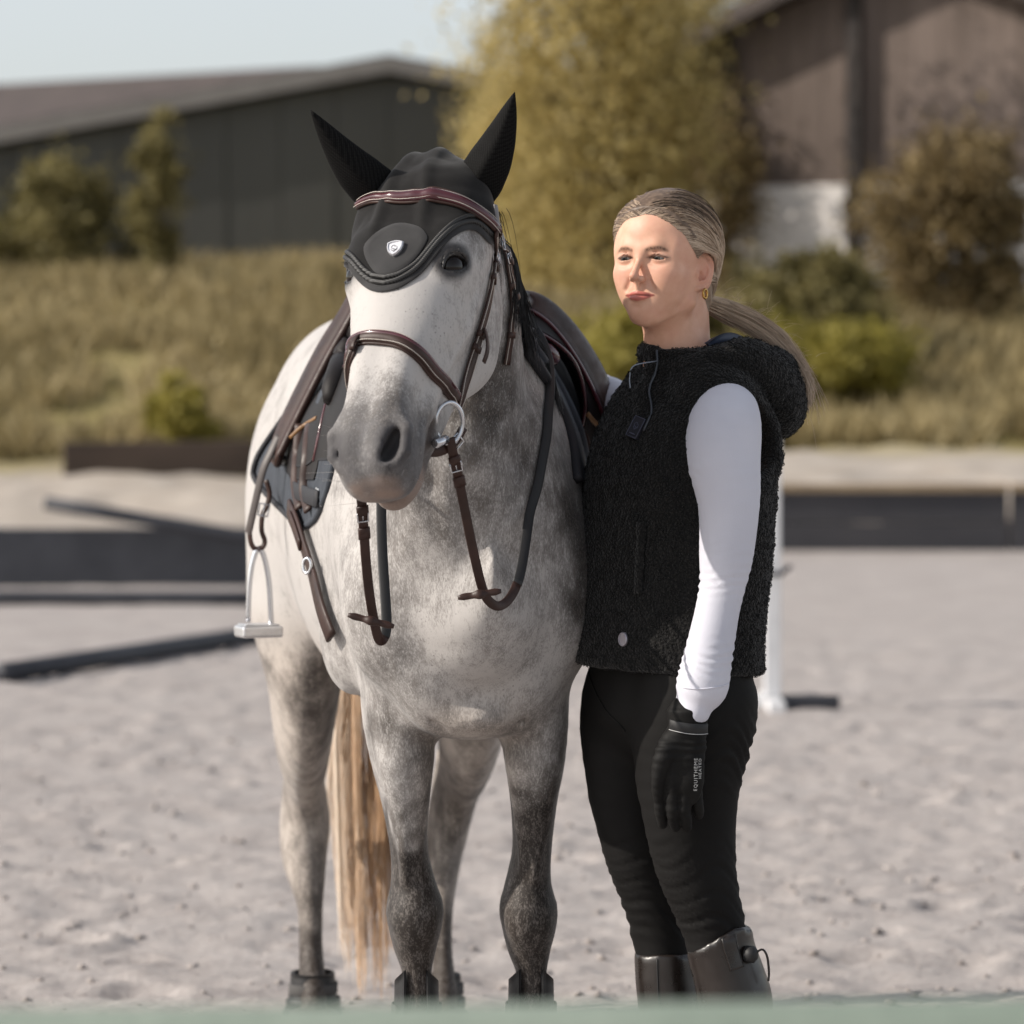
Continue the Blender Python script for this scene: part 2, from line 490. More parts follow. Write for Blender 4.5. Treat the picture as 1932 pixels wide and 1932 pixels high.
def build_ground():
    def seq(stops):
        out = []
        for (a, b, s0, s1) in stops:
            x = a
            while x < b:
                out.append(x); x += s0 + (s1 - s0) * (x - a) / (b - a)
        return out
    xs = seq([(0, 1.5, .026, .03), (1.5, 5, .03, .12), (5, 14, .15, .9), (14, 60, 2, 9), (60, 1500, 40, 300)]) + [1500]
    xs = np.array(sorted([-x for x in xs[1:]] + xs))
    ys = np.array([-300, -150, -60, -20, -8, -3] + seq([(0, 5, .2, .1), (5, 7, .05, .025), (7, 13, .025, .036), (13, 31, .04, .12), (31, 60, .3, .8), (60, 200, 3, 20), (200, 2500, 60, 500)]) + [2500])
    X, Y = np.meshgrid(xs, ys, indexing='ij')
    P = np.stack([X.ravel(), Y.ravel(), np.zeros(X.size)], 1)
    z = np.zeros(X.size)
    sand = (P[:, 1] < 30.2) & (P[:, 1] > -20)
    near = sstep(26, 14, P[:, 1]) * sstep(3, 6, P[:, 1]) * sstep(6, 4, np.abs(P[:, 0]))
    z += .010 * vnoise(P, 3.1, 1) + .008 * vnoise(P, 8, 2) + near * (.009 * vnoise(P, 15, 3) + .010 * vnoise(P, 27, 5))
    rs = np.random.RandomState(5)
    for i in range(420):                       # hoof prints: a sunk crescent with a pushed-up edge
        cx, cy = rs.uniform(-3.4, 3.4), 6.4 + 13 * rs.rand() ** 1.4
        a = rs.uniform(0, 6.28); r = rs.uniform(.05, .085); dpt = rs.uniform(.010, .034)
        ix = (np.abs(P[:, 0] - cx) < .3) & (np.abs(P[:, 1] - cy) < .3)
        dx, dy = P[ix, 0] - cx, P[ix, 1] - cy
        u = dx * math.cos(a) + dy * math.sin(a); v = -dx * math.sin(a) + dy * math.cos(a)
        q = np.sqrt((u / r) ** 2 + (v / (r * .8)) ** 2)
        z[ix] += -dpt * np.exp(-q ** 4) + dpt * .55 * np.exp(-((q - 1.35) / .35) ** 2) * (.5 + .5 * np.cos(np.arctan2(v, u) * 1.0 + a))
    z *= np.where(sand, 1, 0)
    far = P[:, 1] > 30.4
    z += terrain_z(P[:, 0], P[:, 1]) + np.where(far, .10 * vnoise(P, .9, 8) + .05 * vnoise(P, 3, 9), 0)
    P[:, 2] = z
    nx, ny = X.shape
    i, j = np.meshgrid(np.arange(nx - 1), np.arange(ny - 1), indexing='ij')
    F = np.stack([i * ny + j, (i + 1) * ny + j, (i + 1) * ny + j + 1, i * ny + j + 1], -1).reshape(-1, 4)
    m = mat('ground_mat', (.4, .37, .35), .95, spec=.15)
    t = NT(m)
    geo = t.n('ShaderNodeNewGeometry'); sep = t.n('ShaderNodeSeparateXYZ'); t.l(geo.outputs['Position'], sep.inputs[0])
    pos = geo.outputs['Position']
    n1 = t.noise(2.2, 5, .6, pos); n2 = t.noise(34, 4, .6, pos); n3 = t.noise(210, 3, .6, pos)
    sandc = t.ramp(t.math('ADD', t.math('MULTIPLY', n1, .45), t.math('MULTIPLY', n2, .55)), [(.28, (.29, .258, .243)), (.5, (.385, .350, .333)), (.75, (.46, .425, .407))])
    sandc = t.mix(t.rng(n3, .55, .75, 0, .25), sandc, (.18, .155, .142))
    g1 = t.noise(1.1, 5, .65, pos)
    bank = t.ramp(g1, [(.3, (.16, .13, .05)), (.5, (.27, .225, .095)), (.7, (.38, .32, .16))])
    path = t.ramp(n1, [(.3, (.36, .31, .26)), (.7, (.46, .41, .36))])
    wob = t.math('MULTIPLY', t.math('SUBTRACT', n1, .5), 2.0)
    yy = t.math('ADD', sep.outputs['Y'], wob)
    c = t.mix(t.rng(sep.outputs['Y'], 30.2, 30.5), sandc, path)
    c = t.mix(t.rng(yy, 36.0, 37.6), c, bank)
    t.color(c)
    t.bump(t.math('ADD', t.math('MULTIPLY', n2, 1.0), t.math('MULTIPLY', n3, .4)), .6, .012)
    o = mesh_np('ground', P, F, m)
    global GROUND_BVH
    fc = P[F].mean(1); sel = (fc[:, 1] > 6) & (fc[:, 1] < 15) & (np.abs(fc[:, 0]) < 3.5); ix = np.unique(F[sel]); rmap = np.zeros(len(P), int); rmap[ix] = np.arange(len(ix)); GROUND_BVH = bvh_of(P[ix], rmap[F[sel]])
    tag(o, kind='structure', label='pale grey sand of the riding arena with hoof prints, rising to grassy banks behind')
    return o
build_ground()
def build_clods():
    rs = np.random.RandomState(21); n = 2600
    y = 6.6 + 7.5 * rs.rand(n) ** 1.3; x = rs.uniform(-1, 1, n) * (.55 + .16 * y)
    r = .0025 + .012 * rs.rand(n) ** 4
    ico = np.array([(0, 0, 1), (.89, 0, .45), (.28, .85, .45), (-.72, .53, .45), (-.72, -.53, .45), (.28, -.85, .45), (.72, .53, -.45), (-.28, .85, -.45), (-.89, 0, -.45), (-.28, -.85, -.45), (.72, -.53, -.45), (0, 0, -1)])
    tri = np.array([(0, 1, 2), (0, 2, 3), (0, 3, 4), (0, 4, 5), (0, 5, 1), (1, 6, 2), (2, 7, 3), (3, 8, 4), (4, 9, 5), (5, 10, 1), (6, 7, 2), (7, 8, 3), (8, 9, 4), (9, 10, 5), (10, 6, 1), (11, 7, 6), (11, 8, 7), (11, 9, 8), (11, 10, 9), (11, 6, 10)])
    gb = GROUND_BVH; z = np.zeros(n)
    for i in range(n):
        h = gb.ray_cast(Vector((x[i], y[i], .5)), Vector((0, 0, -1))); z[i] = h[0].z if h[0] is not None else 0
    V = (np.stack([x, y, z + r * .3], 1)[:, None] + ico[None] * r[:, None, None] * (1 + .35 * rs.normal(size=(n, 12, 1))) * np.array([1.1, 1.1, .75])).reshape(-1, 3)
    F = (tri[None] + (np.arange(n) * 12)[:, None, None]).reshape(-1, 3)
    m = mat('sand_clod', (.27, .235, .215), .95, spec=.1); t_ = NT(m); t_.color(t_.ramp(t_.noise(9, 3), [(.3, (.27, .238, .222)), (.7, (.40, .365, .346))]))
    tag(mesh_np('sand_clods', V, F, m, None, False), 'small crumbs and clods of sand lying on the arena', 'sand clods', kind='stuff')
build_clods()

# ---- foliage ------------------------------------------------------
def leaf_mat(name, stops, trans=.35):
    m = mat(name, stops[1][1], .6, spec=.25); t = NT(m)
    t.color(t.ramp(t.attr('tone'), stops))
    tr = t.n('ShaderNodeBsdfTranslucent'); mx = t.n('ShaderNodeMixShader'); mx.inputs[0].default_value = trans
    t.l(t.ramp(t.attr('tone'), stops), tr.inputs[0])
    out = t.t.nodes['Material Output']
    t.l(t.b.outputs[0], mx.inputs[1]); t.l(tr.outputs[0], mx.inputs[2]); t.l(mx.outputs[0], out.inputs[0])
    return m
M_gold = leaf_mat('autumn_leaves', [(0, (.20, .155, .05)), (.45, (.48, .385, .15)), (1, (.68, .56, .27))], .5)
M_olive = leaf_mat('olive_leaves', [(0, (.06, .052, .018)), (.5, (.17, .145, .055)), (1, (.30, .255, .11))])
M_bright = leaf_mat('yellow_green_leaves', [(0, (.13, .115, .018)), (.5, (.28, .24, .048)), (1, (.40, .34, .09))])
M_brown = leaf_mat('russet_leaves', [(0, (.08, .056, .026)), (.5, (.20, .145, .066)), (1, (.32, .24, .115))])
M_bark = mat('bark', (.09, .07, .055), .9)
_t = NT(M_bark); _t.color(_t.ramp(_t.noise(9, 5), [(.3, (.045, .036, .03)), (.7, (.14, .115, .09))])); _t.bump(_t.noise(25, 4), .6, .02)

def leaves_at(C, size, rs, tone, droop=.3):
    n = len(C)
    d = unit(rs.normal(size=(n, 3)) + np.array([0, 0, -droop])); s = unit(np.cross(d, rs.normal(size=(n, 3))))
    L = size * rs.uniform(.6, 1.3, n)[:, None]
    a = C; b = C + d * L * .5 + s * L * .32; c = C + d * L; e = C + d * L * .5 - s * L * .32
    V = np.stack([a, b, c, e], 1).reshape(-1, 3)
    F = np.arange(4 * n).reshape(-1, 4)
    return V, F, np.repeat(tone, 4)

def tree(name, base, height, crown_c, crown_r, n_clump, per, leaf, m, seed, label, group=None, trunk_r=.12, cat='tree', hang=0.0):
    rs = np.random.RandomState(seed)
    root = empty(name, base, label, cat, group)
    base = np.asarray(base, float); cc = np.asarray(crown_c, float); cr = np.asarray(crown_r, float)
    top = np.array([cc[0], cc[1], min(base[2] + height, cc[2] + cr[2] * .8)])
    pts = catmull([base, base * .6 + top * .4 + np.array([.12, .05, 0]), top], 9)
    parts = [tube_geo(pts, np.linspace(trunk_r, trunk_r * .2, 9), 8)]
    cl = []
    for i in range(n_clump):
        d = unit(rs.normal(size=3)); q = cc + d * cr * rs.uniform(.35, 1.0) ** .6 * rs.uniform(.75, 1.12)
        cl.append(q)
        if i % 2 == 0:
            k = int(np.argmin(np.abs(pts[:, 2] - (q[2] - .35 * cr[2])))); k = max(2, min(k, 7))
            mid = (pts[k] + q) / 2 + np.array([0, 0, .12 * cr[2]])
            parts.append(tube_geo(catmull([pts[k], mid, q], 6), np.linspace(trunk_r * .34, trunk_r * .05, 6), 5))
    V, F = join(parts)
    mesh_np('trunk', V, F, M_bark, root)
    Cs, tn = [], []
    for q in cl:
        r = rs.uniform(.16, .34) * cr.mean()
        p = rs.normal(size=(per, 3)); p = p * r * np.array([.55, .55, .5])
        p[:, 2] -= np.abs(rs.normal(size=per)) * hang * r * 1.5
        Cs.append(q + p); tn.append(np.clip(rs.uniform(.15, .85) + rs.normal(size=per) * .2, 0, 1))
    V, F, tone = leaves_at(np.vstack(Cs), leaf, rs, np.concatenate(tn))
    mesh_np('crown', V, F, m, root, smooth=False, attrs={'tone': tone})
    return root

def GZ(x, y): return float(terrain_z(np.array([x]), np.array([y]))[0])
def treeat(name, u, Y, vtop, vbot, wpx, *a, **k):
    c = W(u, (vtop + vbot) / 2, Y); s = Y / FPX
    b = (c[0] + .1, Y, GZ(c[0], Y) - .05)
    return tree(name, b, 99, c, (wpx / 2 * s, wpx / 2 * s * .9, (vbot - vtop) / 2 * s), *a, **k)
treeat('autumn_tree', 1115, 50, -420, 590, 440, 210, 90, .13, M_gold, 11, 'tall golden autumn tree with drooping twigs left of the brown house', 'trees behind the arena', .13, hang=1.0)
treeat('autumn_tree', 1270, 60, -420, 560, 420, 190, 85, .14, M_gold, 53, 'broad golden tree filling the gap between the tall tree and the house', 'trees behind the arena', .12, hang=.8)
treeat('autumn_tree', 985, 56, 20, 600, 270, 90, 85, .13, M_gold, 13, 'slim yellow tree standing beside the dark hall gable', 'trees behind the arena', .10, hang=.8)
treeat('autumn_tree', 1350, 53, 80, 560, 200, 56, 90, .12, M_brown, 17, 'russet brown tree in front of the corner of the house', 'trees behind the arena', .10, hang=.8)
treeat('young_tree', 290, 47, 215, 560, 90, 34, 110, .10, M_olive, 19, 'narrow olive green young tree in front of the dark hall', 'trees behind the arena', .05)
treeat('autumn_tree', 1790, 46, 180, 700, 300, 60, 160, .12, M_brown, 23, 'brown leafy tree growing right of the bush, near the house wall', 'trees behind the arena', .10)
treeat('autumn_tree', 110, 50, 300, 640, 330, 60, 160, .12, M_olive, 29, 'olive green tree at the far left before the dark hall', 'trees behind the arena', .10)
treeat('bush', 1530, 43, 480, 690, 300, 60, 190, .11, M_olive, 31, 'round dark olive bush on the bank behind the standing person', 'bushes on the bank', .05, cat='bush')
treeat('bush', 1290, 44, 570, 700, 240, 44, 170, .11, M_olive, 37, 'low dull green bush on the bank between saddle and person', 'bushes on the bank', .05, cat='bush')
treeat('bush', 1560, 40.5, 615, 770, 400, 60, 170, .10, M_bright, 41, 'low yellow-green bush at the foot of the bank, right of the hood', 'bushes on the bank', .04, cat='bush')
treeat('bush', 1180, 40.5, 600, 760, 300, 50, 170, .10, M_bright, 43, 'low yellow-green bush showing between saddle and person', 'bushes on the bank', .04, cat='bush')
treeat('bush', 335, 37.5, 700, 905, 120, 34, 150, .09, M_bright, 47, 'small yellow-green shrub on the bank beside the dark timber beam', 'bushes on the bank', .03, cat='bush')

def build_grass():
    rs = np.random.RandomState(3); n = 42000
    x = rs.uniform(-9.5, 9.5, n); y = 37.5 + 15.5 * rs.rand(n) ** 1.1
    z = terrain_z(x, y)
    keep = vnoise(np.stack([x, y, y * 0], 1), .7, 4) > -.55
    x, y, z = x[keep], y[keep], z[keep]; n = len(x)
    h = rs.uniform(.22, .55, n) * (1 + .5 * vnoise(np.stack([x, y, y * 0], 1), .5, 5)); a = rs.uniform(0, 6.28, n); w = rs.uniform(.014, .03, n)
    d = np.stack([np.cos(a), np.sin(a), np.zeros(n)], 1); le = rs.normal(size=(n, 3)) * np.array([.14, .14, 0])
    b = np.stack([x, y, z - .05], 1)
    V = np.stack([b - d * w[:, None], b + d * w[:, None], b + le * .4 + d * w[:, None] * .7 + np.array([0, 0, .6]) * h[:, None], b + le + np.array([0, 0, 1]) * h[:, None]], 1).reshape(-1, 3)
    tone = np.clip(.5 + .3 * vnoise(np.stack([x, y, z], 1), .45, 6) + rs.normal(size=n) * .16, 0, 1)
    m = leaf_mat('dry_grass', [(0, (.16, .125, .052)), (.5, (.36, .29, .15)), (1, (.55, .46, .27))], .4)
    o = mesh_np('grass', V, np.arange(4 * n).reshape(-1, 4), m, None, False, {'tone': np.repeat(tone, 4)})
    tag(o, 'long dry olive grass covering the bank behind the arena', 'grass', kind='stuff')
build_grass()

# ---- buildings ----------------------------------------------------
def poly_prism(pts_xz, y0, y1):
    n = len(pts_xz)
    V = [(x, y0, z) for x, z in pts_xz] + [(x, y1, z) for x, z in pts_xz]
    F = [tuple(range(n)), tuple(range(2 * n - 1, n - 1, -1))] + [(i, i + n, (i + 1) % n + n, (i + 1) % n) for i in range(n)]
    return np.array(V, float), F

def noisy(name, c0, c1, scale, rough=.7, bump=.2, stretch=(1, 1, 1), metal=0):
    m = mat(name, c0, rough, metal); t = NT(m)
    v = t.coords(stretch)
    t.color(t.ramp(t.noise(scale, 5, .6, v), [(.3, c0), (.7, c1)])); t.bump(t.noise(scale * 6, 3, .6, v), bump, .01)
    return m

def hall():
    Y = 65.0; rx, rz = W(735, 108, Y)[0], W(735, 108, Y)[2]
    M1 = noisy('dark_sheet_metal', (.040, .040, .037), (.052, .052, .048), .5, .55, .1, (1, 1, .15)); M2 = noisy('grey_trim', (.17, .16, .155), (.21, .20, .195), 2); M3 = noisy('hall_roof', (.06, .05, .047), (.09, .075, .07), 2)
    root = empty('riding_hall', (rx, Y, 2.6), 'big dark grey sheet-metal hall with a low gable and pale verge', 'building')
    sl = .182; hw = 12.0
    for i in range(24):                                     # cladding sheets
        x0 = -hw + i * 1.0; x1 = x0 + .985; off = .02 * (i % 2)
        zt = lambda x: rz - .34 - abs(x) * sl
        if x0 < 0 < x1: pts = [(rx + x0, 2.2), (rx + x1, 2.2), (rx + x1, zt(x1)), (rx, zt(0)), (rx + x0, zt(x0))]
        else: pts = [(rx + x0, 2.2), (rx + x1, 2.2), (rx + x1, zt(x1)), (rx + x0, zt(x0))]
        V, F = poly_prism(pts, Y + off, Y + .12); mesh_np('wall_panel', V, F, M1, root, False)
    V, F = poly_prism([(rx - hw + .1, 2.2), (rx + hw - .1, 2.2), (rx + hw - .1, rz - .4 - hw * sl), (rx, rz - .4), (rx - hw + .1, rz - .4 - hw * sl)], Y + .14, Y + 30); mesh_np('hall_body', V, F, M1, root, False)
    for s in (-1, 1):
        e = hw + .5
        V, F = poly_prism([(rx, rz), (rx + s * e, rz - e * sl), (rx + s * e, rz - .30 - e * sl), (rx, rz - .30)][::s], Y - .35, Y - .29); mesh_np('verge_trim', V, F, M2, root, False)
        V, F = poly_prism([(rx, rz + .03), (rx + s * e, rz + .03 - e * sl), (rx + s * e, rz - .17 - e * sl), (rx, rz - .17)][::s], Y - .28, Y + 30.5); mesh_np('roof_slope', V, F, M3, root, False)
hall()

def far_barn():
    M1 = noisy('brown_roof_tiles', (.055, .043, .040), (.085, .066, .060), 1.5); M2 = noisy('barn_wall', (.30, .27, .24), (.38, .34, .30), 1)
    root = empty('barn', (-9, 92, 3), 'long barn with a brown tiled roof showing above the dark hall', 'building')
    a = W(600, 124, 88); b = np.array([a[0] - 22, 101, a[2]]); d = unit(b - a); s = np.array([d[1], -d[0], 0]) * -1
    if s[1] > 0: s = -s
    V = np.array([a, b, b + s * 6 - PZ0 * 3.4, a + s * 6 - PZ0 * 3.4, a - s * 6 - PZ0 * 3.4, b - s * 6 - PZ0 * 3.4]); V = np.vstack([V, V - PZ0 * .25])
    mesh_np('roof', V, [(0, 3, 2, 1), (0, 1, 5, 4), (6, 7, 8, 9), (6, 10, 11, 7), (3, 9, 8, 2), (0, 6, 9, 3), (0, 4, 10, 6), (4, 5, 11, 10), (1, 2, 8, 7), (1, 7, 11, 5)], M1, root, False)
    w = .94
    V = np.array([a + s * 6 * w - PZ0 * 3.45, b + s * 6 * w - PZ0 * 3.45, b - s * 6 * w - PZ0 * 3.45, a - s * 6 * w - PZ0 * 3.45]); G = V.copy(); G[:, 2] = 2.8
    V = np.vstack([V, G]); mesh_np('wall', V, [(0, 4, 5, 1), (1, 5, 6, 2), (2, 6, 7, 3), (3, 7, 4, 0)], M2, root, False)

far_barn()

def house():
    Y = 52.0; s = Y / FPX
    X = lambda u: (u - SIZE / 2) * s
    Z = lambda v: CAM_H + (HORIZON - v) * s
    Mw = noisy('weathered_cladding', (.115, .088, .074), (.205, .160, .138), 2.2, .9, .3, (1, 1, .2)); Mp = noisy('white_plaster', (.74, .70, .67), (.84, .80, .77), 1.2, .9, .1)
    Md = noisy('dark_timber', (.022, .018, .017), (.045, .036, .032), 3, .8); Mr = noisy('house_roof', (.05, .038, .034), (.08, .062, .055), 2)
    Mg = mat('window_glass', (.03, .035, .04), .08)
    x0, x1 = X(1345), X(2350); zp = Z(345); sl = .42
    root = empty('brown_house', ((x0 + x1) / 2, Y, 2.6), 'house with weathered brown cladding above a white plaster base', 'house')
    apex = (x0 + x1) / 2; ez = Z(95)
    top = lambda x: ez + (x - x0) * sl if x <= apex else ez + (x1 - x) * sl
    nb = 26
    for i in range(nb):                                      # upright cladding boards
        a = x0 + (x1 - x0) * i / nb; b = x0 + (x1 - x0) * (i + 1) / nb - .006
        V, F = poly_prism([(a, zp), (b, zp), (b, top(b) - .05), (a, top(a) - .05)], Y + .004 * (i % 2), Y + .10); mesh_np('cladding_board', V, F, Mw, root, False)
    V, F = poly_prism([(x0 + .02, 2.2), (x1 - .02, 2.2), (x1 - .02, zp - .002), (x0 + .02, zp - .002)], Y - .06, Y + .10); mesh_np('plaster_base', V, F, Mp, root, False)
    V, F = poly_prism([(x0 + .05, 2.2), (x1 - .05, 2.2), (x1 - .05, ez), (apex, top(apex)), (x0 + .05, ez)], Y + .11, Y + 12); mesh_np('house_body', V, F, Mw, root, False)
    for u, w in ((1503, 30), (1358, 20), (1760, 26)):
        V, F = box_geo((X(u) - w * s / 2, Y - .22, zp - .62 if u == 1503 else 2.2), (X(u) + w * s / 2, Y - .065, top(X(u)) - .02)); mesh_np('post', V, F, Md, root, False)
    e = .45
    for sg in (-1, 1):
        xe = x0 - e if sg < 0 else x1 + e; zt = ez - e * sl
        V, F = poly_prism([(apex, top(apex) + .05), (xe, zt + .05), (xe, zt - .20), (apex, top(apex) - .20)][::-sg], Y - .62, Y + 12.5); mesh_np('roof_slope', V, F, Mr, root, False)
    root.rotation_euler = (0, 0, -R(24)); root.location.x -= 1.15
    for u in (1660, 1850):
        f_ = mesh_np('window', *box_geo((X(u), Y - .11, Z(470)), (X(u + 90), Y - .065, Z(370))), Md, root, False)
        mesh_np('pane', *box_geo((X(u + 8), Y - .125, Z(462)), (X(u + 82), Y - .112, Z(378))), Mg, f_, False)
    b = empty('wall_lantern', (X(1596), Y - .3, Z(400)), 'small dark lantern hanging on the white house wall', 'lantern')
    c = np.array([X(1596), Y - .30, Z(392)])
    V, F = tube_geo([c + PZ0 * .16, c + PZ0 * .12, c + PZ0 * .10, c - PZ0 * .12, c - PZ0 * .16], [.02, .06, .11, .085, .03], 10, up=(1, 0, 0)); mesh_np('lantern_body', V, F, Md, b)
    V, F = tube_geo(catmull([c + PZ0 * .15, c + PZ0 * .24, c + PZ0 * .22 + np.array([0, .26, 0])], 8), .015, 6, up=(1, 0, 0)); mesh_np('bracket', V, F, Md, b)
house()

# ---- arena border, poles, jump stand, near rail --------------------
M_board = noisy('dark_board', (.030, .030, .036), (.055, .052, .056), 3, .8, .3, (.3, 1, 1)); M_cap = noisy('board_cap', (.22, .16, .10), (.32, .24, .15), 3, .8)
M_timber = noisy('old_timber', (.045, .032, .024), (.085, .06, .045), 3, .9, .4, (.3, 1, 1))
M_pole = noisy('navy_pole', (.020, .022, .030), (.04, .042, .052), 4, .6)
M_zinc = noisy('white_paint', (.62, .62, .63), (.72, .72, .73), 6, .5, .1); M_green = noisy('sage_green_paint', (.20, .245, .20), (.27, .315, .265), 7, .55, .2)
names = ['dark arena board panel nearest the standing person, behind the jump stand', 'dark arena board panel next to the right of the jump stand', 'dark arena board panel at the far right edge', 'dark arena board panel hidden mostly behind the person', 'dark arena board panel seen between horse and person']
for i, x in enumerate((2.25, 4.28, 6.31, .22, -1.81)):
    r = empty('arena_board', (x + 1, 30.3, 0), names[i], 'board', 'boards edging the arena')
    bevel(mesh_np('plank', *box_geo((x, 30.26, -.02), (x + 2.0, 30.31, .26)), M_board, r, False), .008)
    bevel(mesh_np('plank', *box_geo((x, 30.262, .268), (x + 2.0, 30.312, .53)), M_board, r, False), .008)
    bevel(mesh_np('cap_rail', *box_geo((x, 30.22, .533), (x + 2.0, 30.35, .60)), M_cap, r, False), .01)
    for q in (.06, 1.94): bevel(mesh_np('post', *box_geo((x + q - .04, 30.315, -.3), (x + q + .04, 30.39, .532)), M_board, r, False), .006)
def plank(name, a, b, h, th, m, label, cat):
    a, b = np.array(a, float), np.array(b, float); d = unit(b - a); n = np.array([-d[1], d[0], 0])
    V = np.array([a - n * th, a + n * th, b + n * th, b - n * th]); V = np.vstack([V, V + PZ0 * h])
    o = mesh_np(name, V, [(0, 1, 2, 3), (4, 7, 6, 5), (0, 4, 5, 1), (1, 5, 6, 2), (2, 6, 7, 3), (3, 7, 4, 0)], m, None, False); bevel(o, .01); return tag(o, label, cat)
g = W(322, 1105, 25.2)
plank('jump_filler', (-4.9, 25.2, -.01), (-1.55, 25.2, -.01), .42, .04, M_pole, 'low dark jump filler board lying upright behind the horse tail side', 'board')
plank('timber_beam', (-4.6, 36.2, .48), (-1.7, 36.6, .50), .40, .16, M_timber, 'thick dark brown timber beam at the foot of the left bank', 'beam')
def pole(name, a, b, r, m, label):
    V, F = tube_geo(np.linspace(a, b, 5), r, 14); o = mesh_np(name, V, F, m); return tag(o, label, 'pole', 'jump poles on the sand')
pole('jump_pole', (-4.6, 22.9, .05), (-1.1, 22.7, .05), .048, M_pole, 'dark jump pole lying straight across the sand behind the stirrup')
pole('jump_pole', (-2.40, 16.6, .05), (-.9, 20.6, .05), .048, M_pole, 'dark jump pole lying slantwise on the sand nearest the horse')
pole('jump_pole', (-3.3, 24.95, .60), (-1.5, 24.9, .30), .048, M_pole, 'dark jump pole leaning over the low filler board')
def stand():
    p = W(1457, 1338, 15.3); x = p[0]
    r = empty('jump_stand', (x, 15.3, 0), 'white metal jump stand on a dark foot, right behind the person', 'jump stand')
    bevel(mesh_np('upright', *box_geo((x - .036, 15.27, .05), (x + .036, 15.34, 1.22)), M_zinc, r, False), .006)
    bevel(mesh_np('foot', *box_geo((x + .037, 15.26, .0), (x + .29, 15.35, .055)), M_pole, r, False), .006)
    bevel(mesh_np('foot', *box_geo((x - .29, 15.26, .0), (x - .037, 15.35, .055)), M_zinc, r, False), .006)
    bevel(mesh_np('foot', *box_geo((x - .036, 15.0, .0), (x + .036, 15.6, .048)), M_zinc, r, False), .006)
    V, F = tube_geo([(x - .075, 15.22, .62), (x - .03, 15.22, .585), (x + .03, 15.22, .585), (x + .075, 15.22, .62)], .012, 8); mesh_np('pole_cup', V, F, M_pole, r)
stand()
def near_rail():
    Y = 2.45; zt = VP(1893, Y)
    r = empty('rail_fence', (0, Y, 0), 'sage green painted wooden rail blurred along the bottom edge', 'fence')
    V = []; n = 24
    pr = [(0.045 * math.cos(t) * .8, zt - .045 + .045 * math.sin(t)) for t in np.linspace(0, 2 * math.pi, 16, endpoint=False)]
    V = [(x, Y + a, z + .004 * math.sin(x * 3)) for x in np.linspace(-2.6, 2.6, n) for a, z in pr]
    F = [(i * 16 + j, i * 16 + (j + 1) % 16, (i + 1) * 16 + (j + 1) % 16, (i + 1) * 16 + j) for i in range(n - 1) for j in range(16)]
    mesh_np('rail', V, F, M_green, r)
    for x in (-1.4, 1.4):
        bevel(mesh_np('post', *box_geo((x - .05, Y + .04, 0), (x + .05, Y + .13, zt + .03)), M_green, r, False), .008)
def VP(v, Y): return CAM_H - (v - HORIZON) * Y / FPX
near_rail()

# ================================================================== HORSE
HF = unit(np.array([0.164, -0.986, 0.0])); HL = np.array([-HF[1], HF[0], 0.0]); HZ = np.array([0, 0, 1.0])
HO = np.array([-0.085, 6.0, 0.0])
def H(f, l, z): return HO + HF * f + HL * l + HZ * z
# head frame: s along the face from the poll, n out of the face, l to the horse's left
E1 = unit(np.array([-0.128, -0.545, -0.828]))
E2 = np.array([-0.345, -0.780, 0.505]); E2 = unit(E2 - E1 * (E2 @ E1))
E3 = np.cross(E2, E1)
HT = np.array([-0.1520, 5.5, 1.721]); HS = 0.96
def HP(s, n, l): return HT + HS * (E1 * s + E2 * n + E3 * l)
def eye_frame(l):
    nn = unit(E2 * .62 + E3 * .78 * l); hx = unit(np.cross(PZ0, nn)); hx = hx if hx[0] > 0 else -hx
    vy = np.cross(nn, hx); vy = vy if vy[2] > 0 else -vy
    c, s_ = math.cos(.22 * l), math.sin(.22 * l)
    return nn, hx * c + vy * s_, vy * c - hx * s_, HP(.202, -.030, .087 * l)
def to_head(P):
    q = (np.asarray(P) - HT) / HS
    return np.stack([q @ E1, q @ E2, q @ E3], -1)

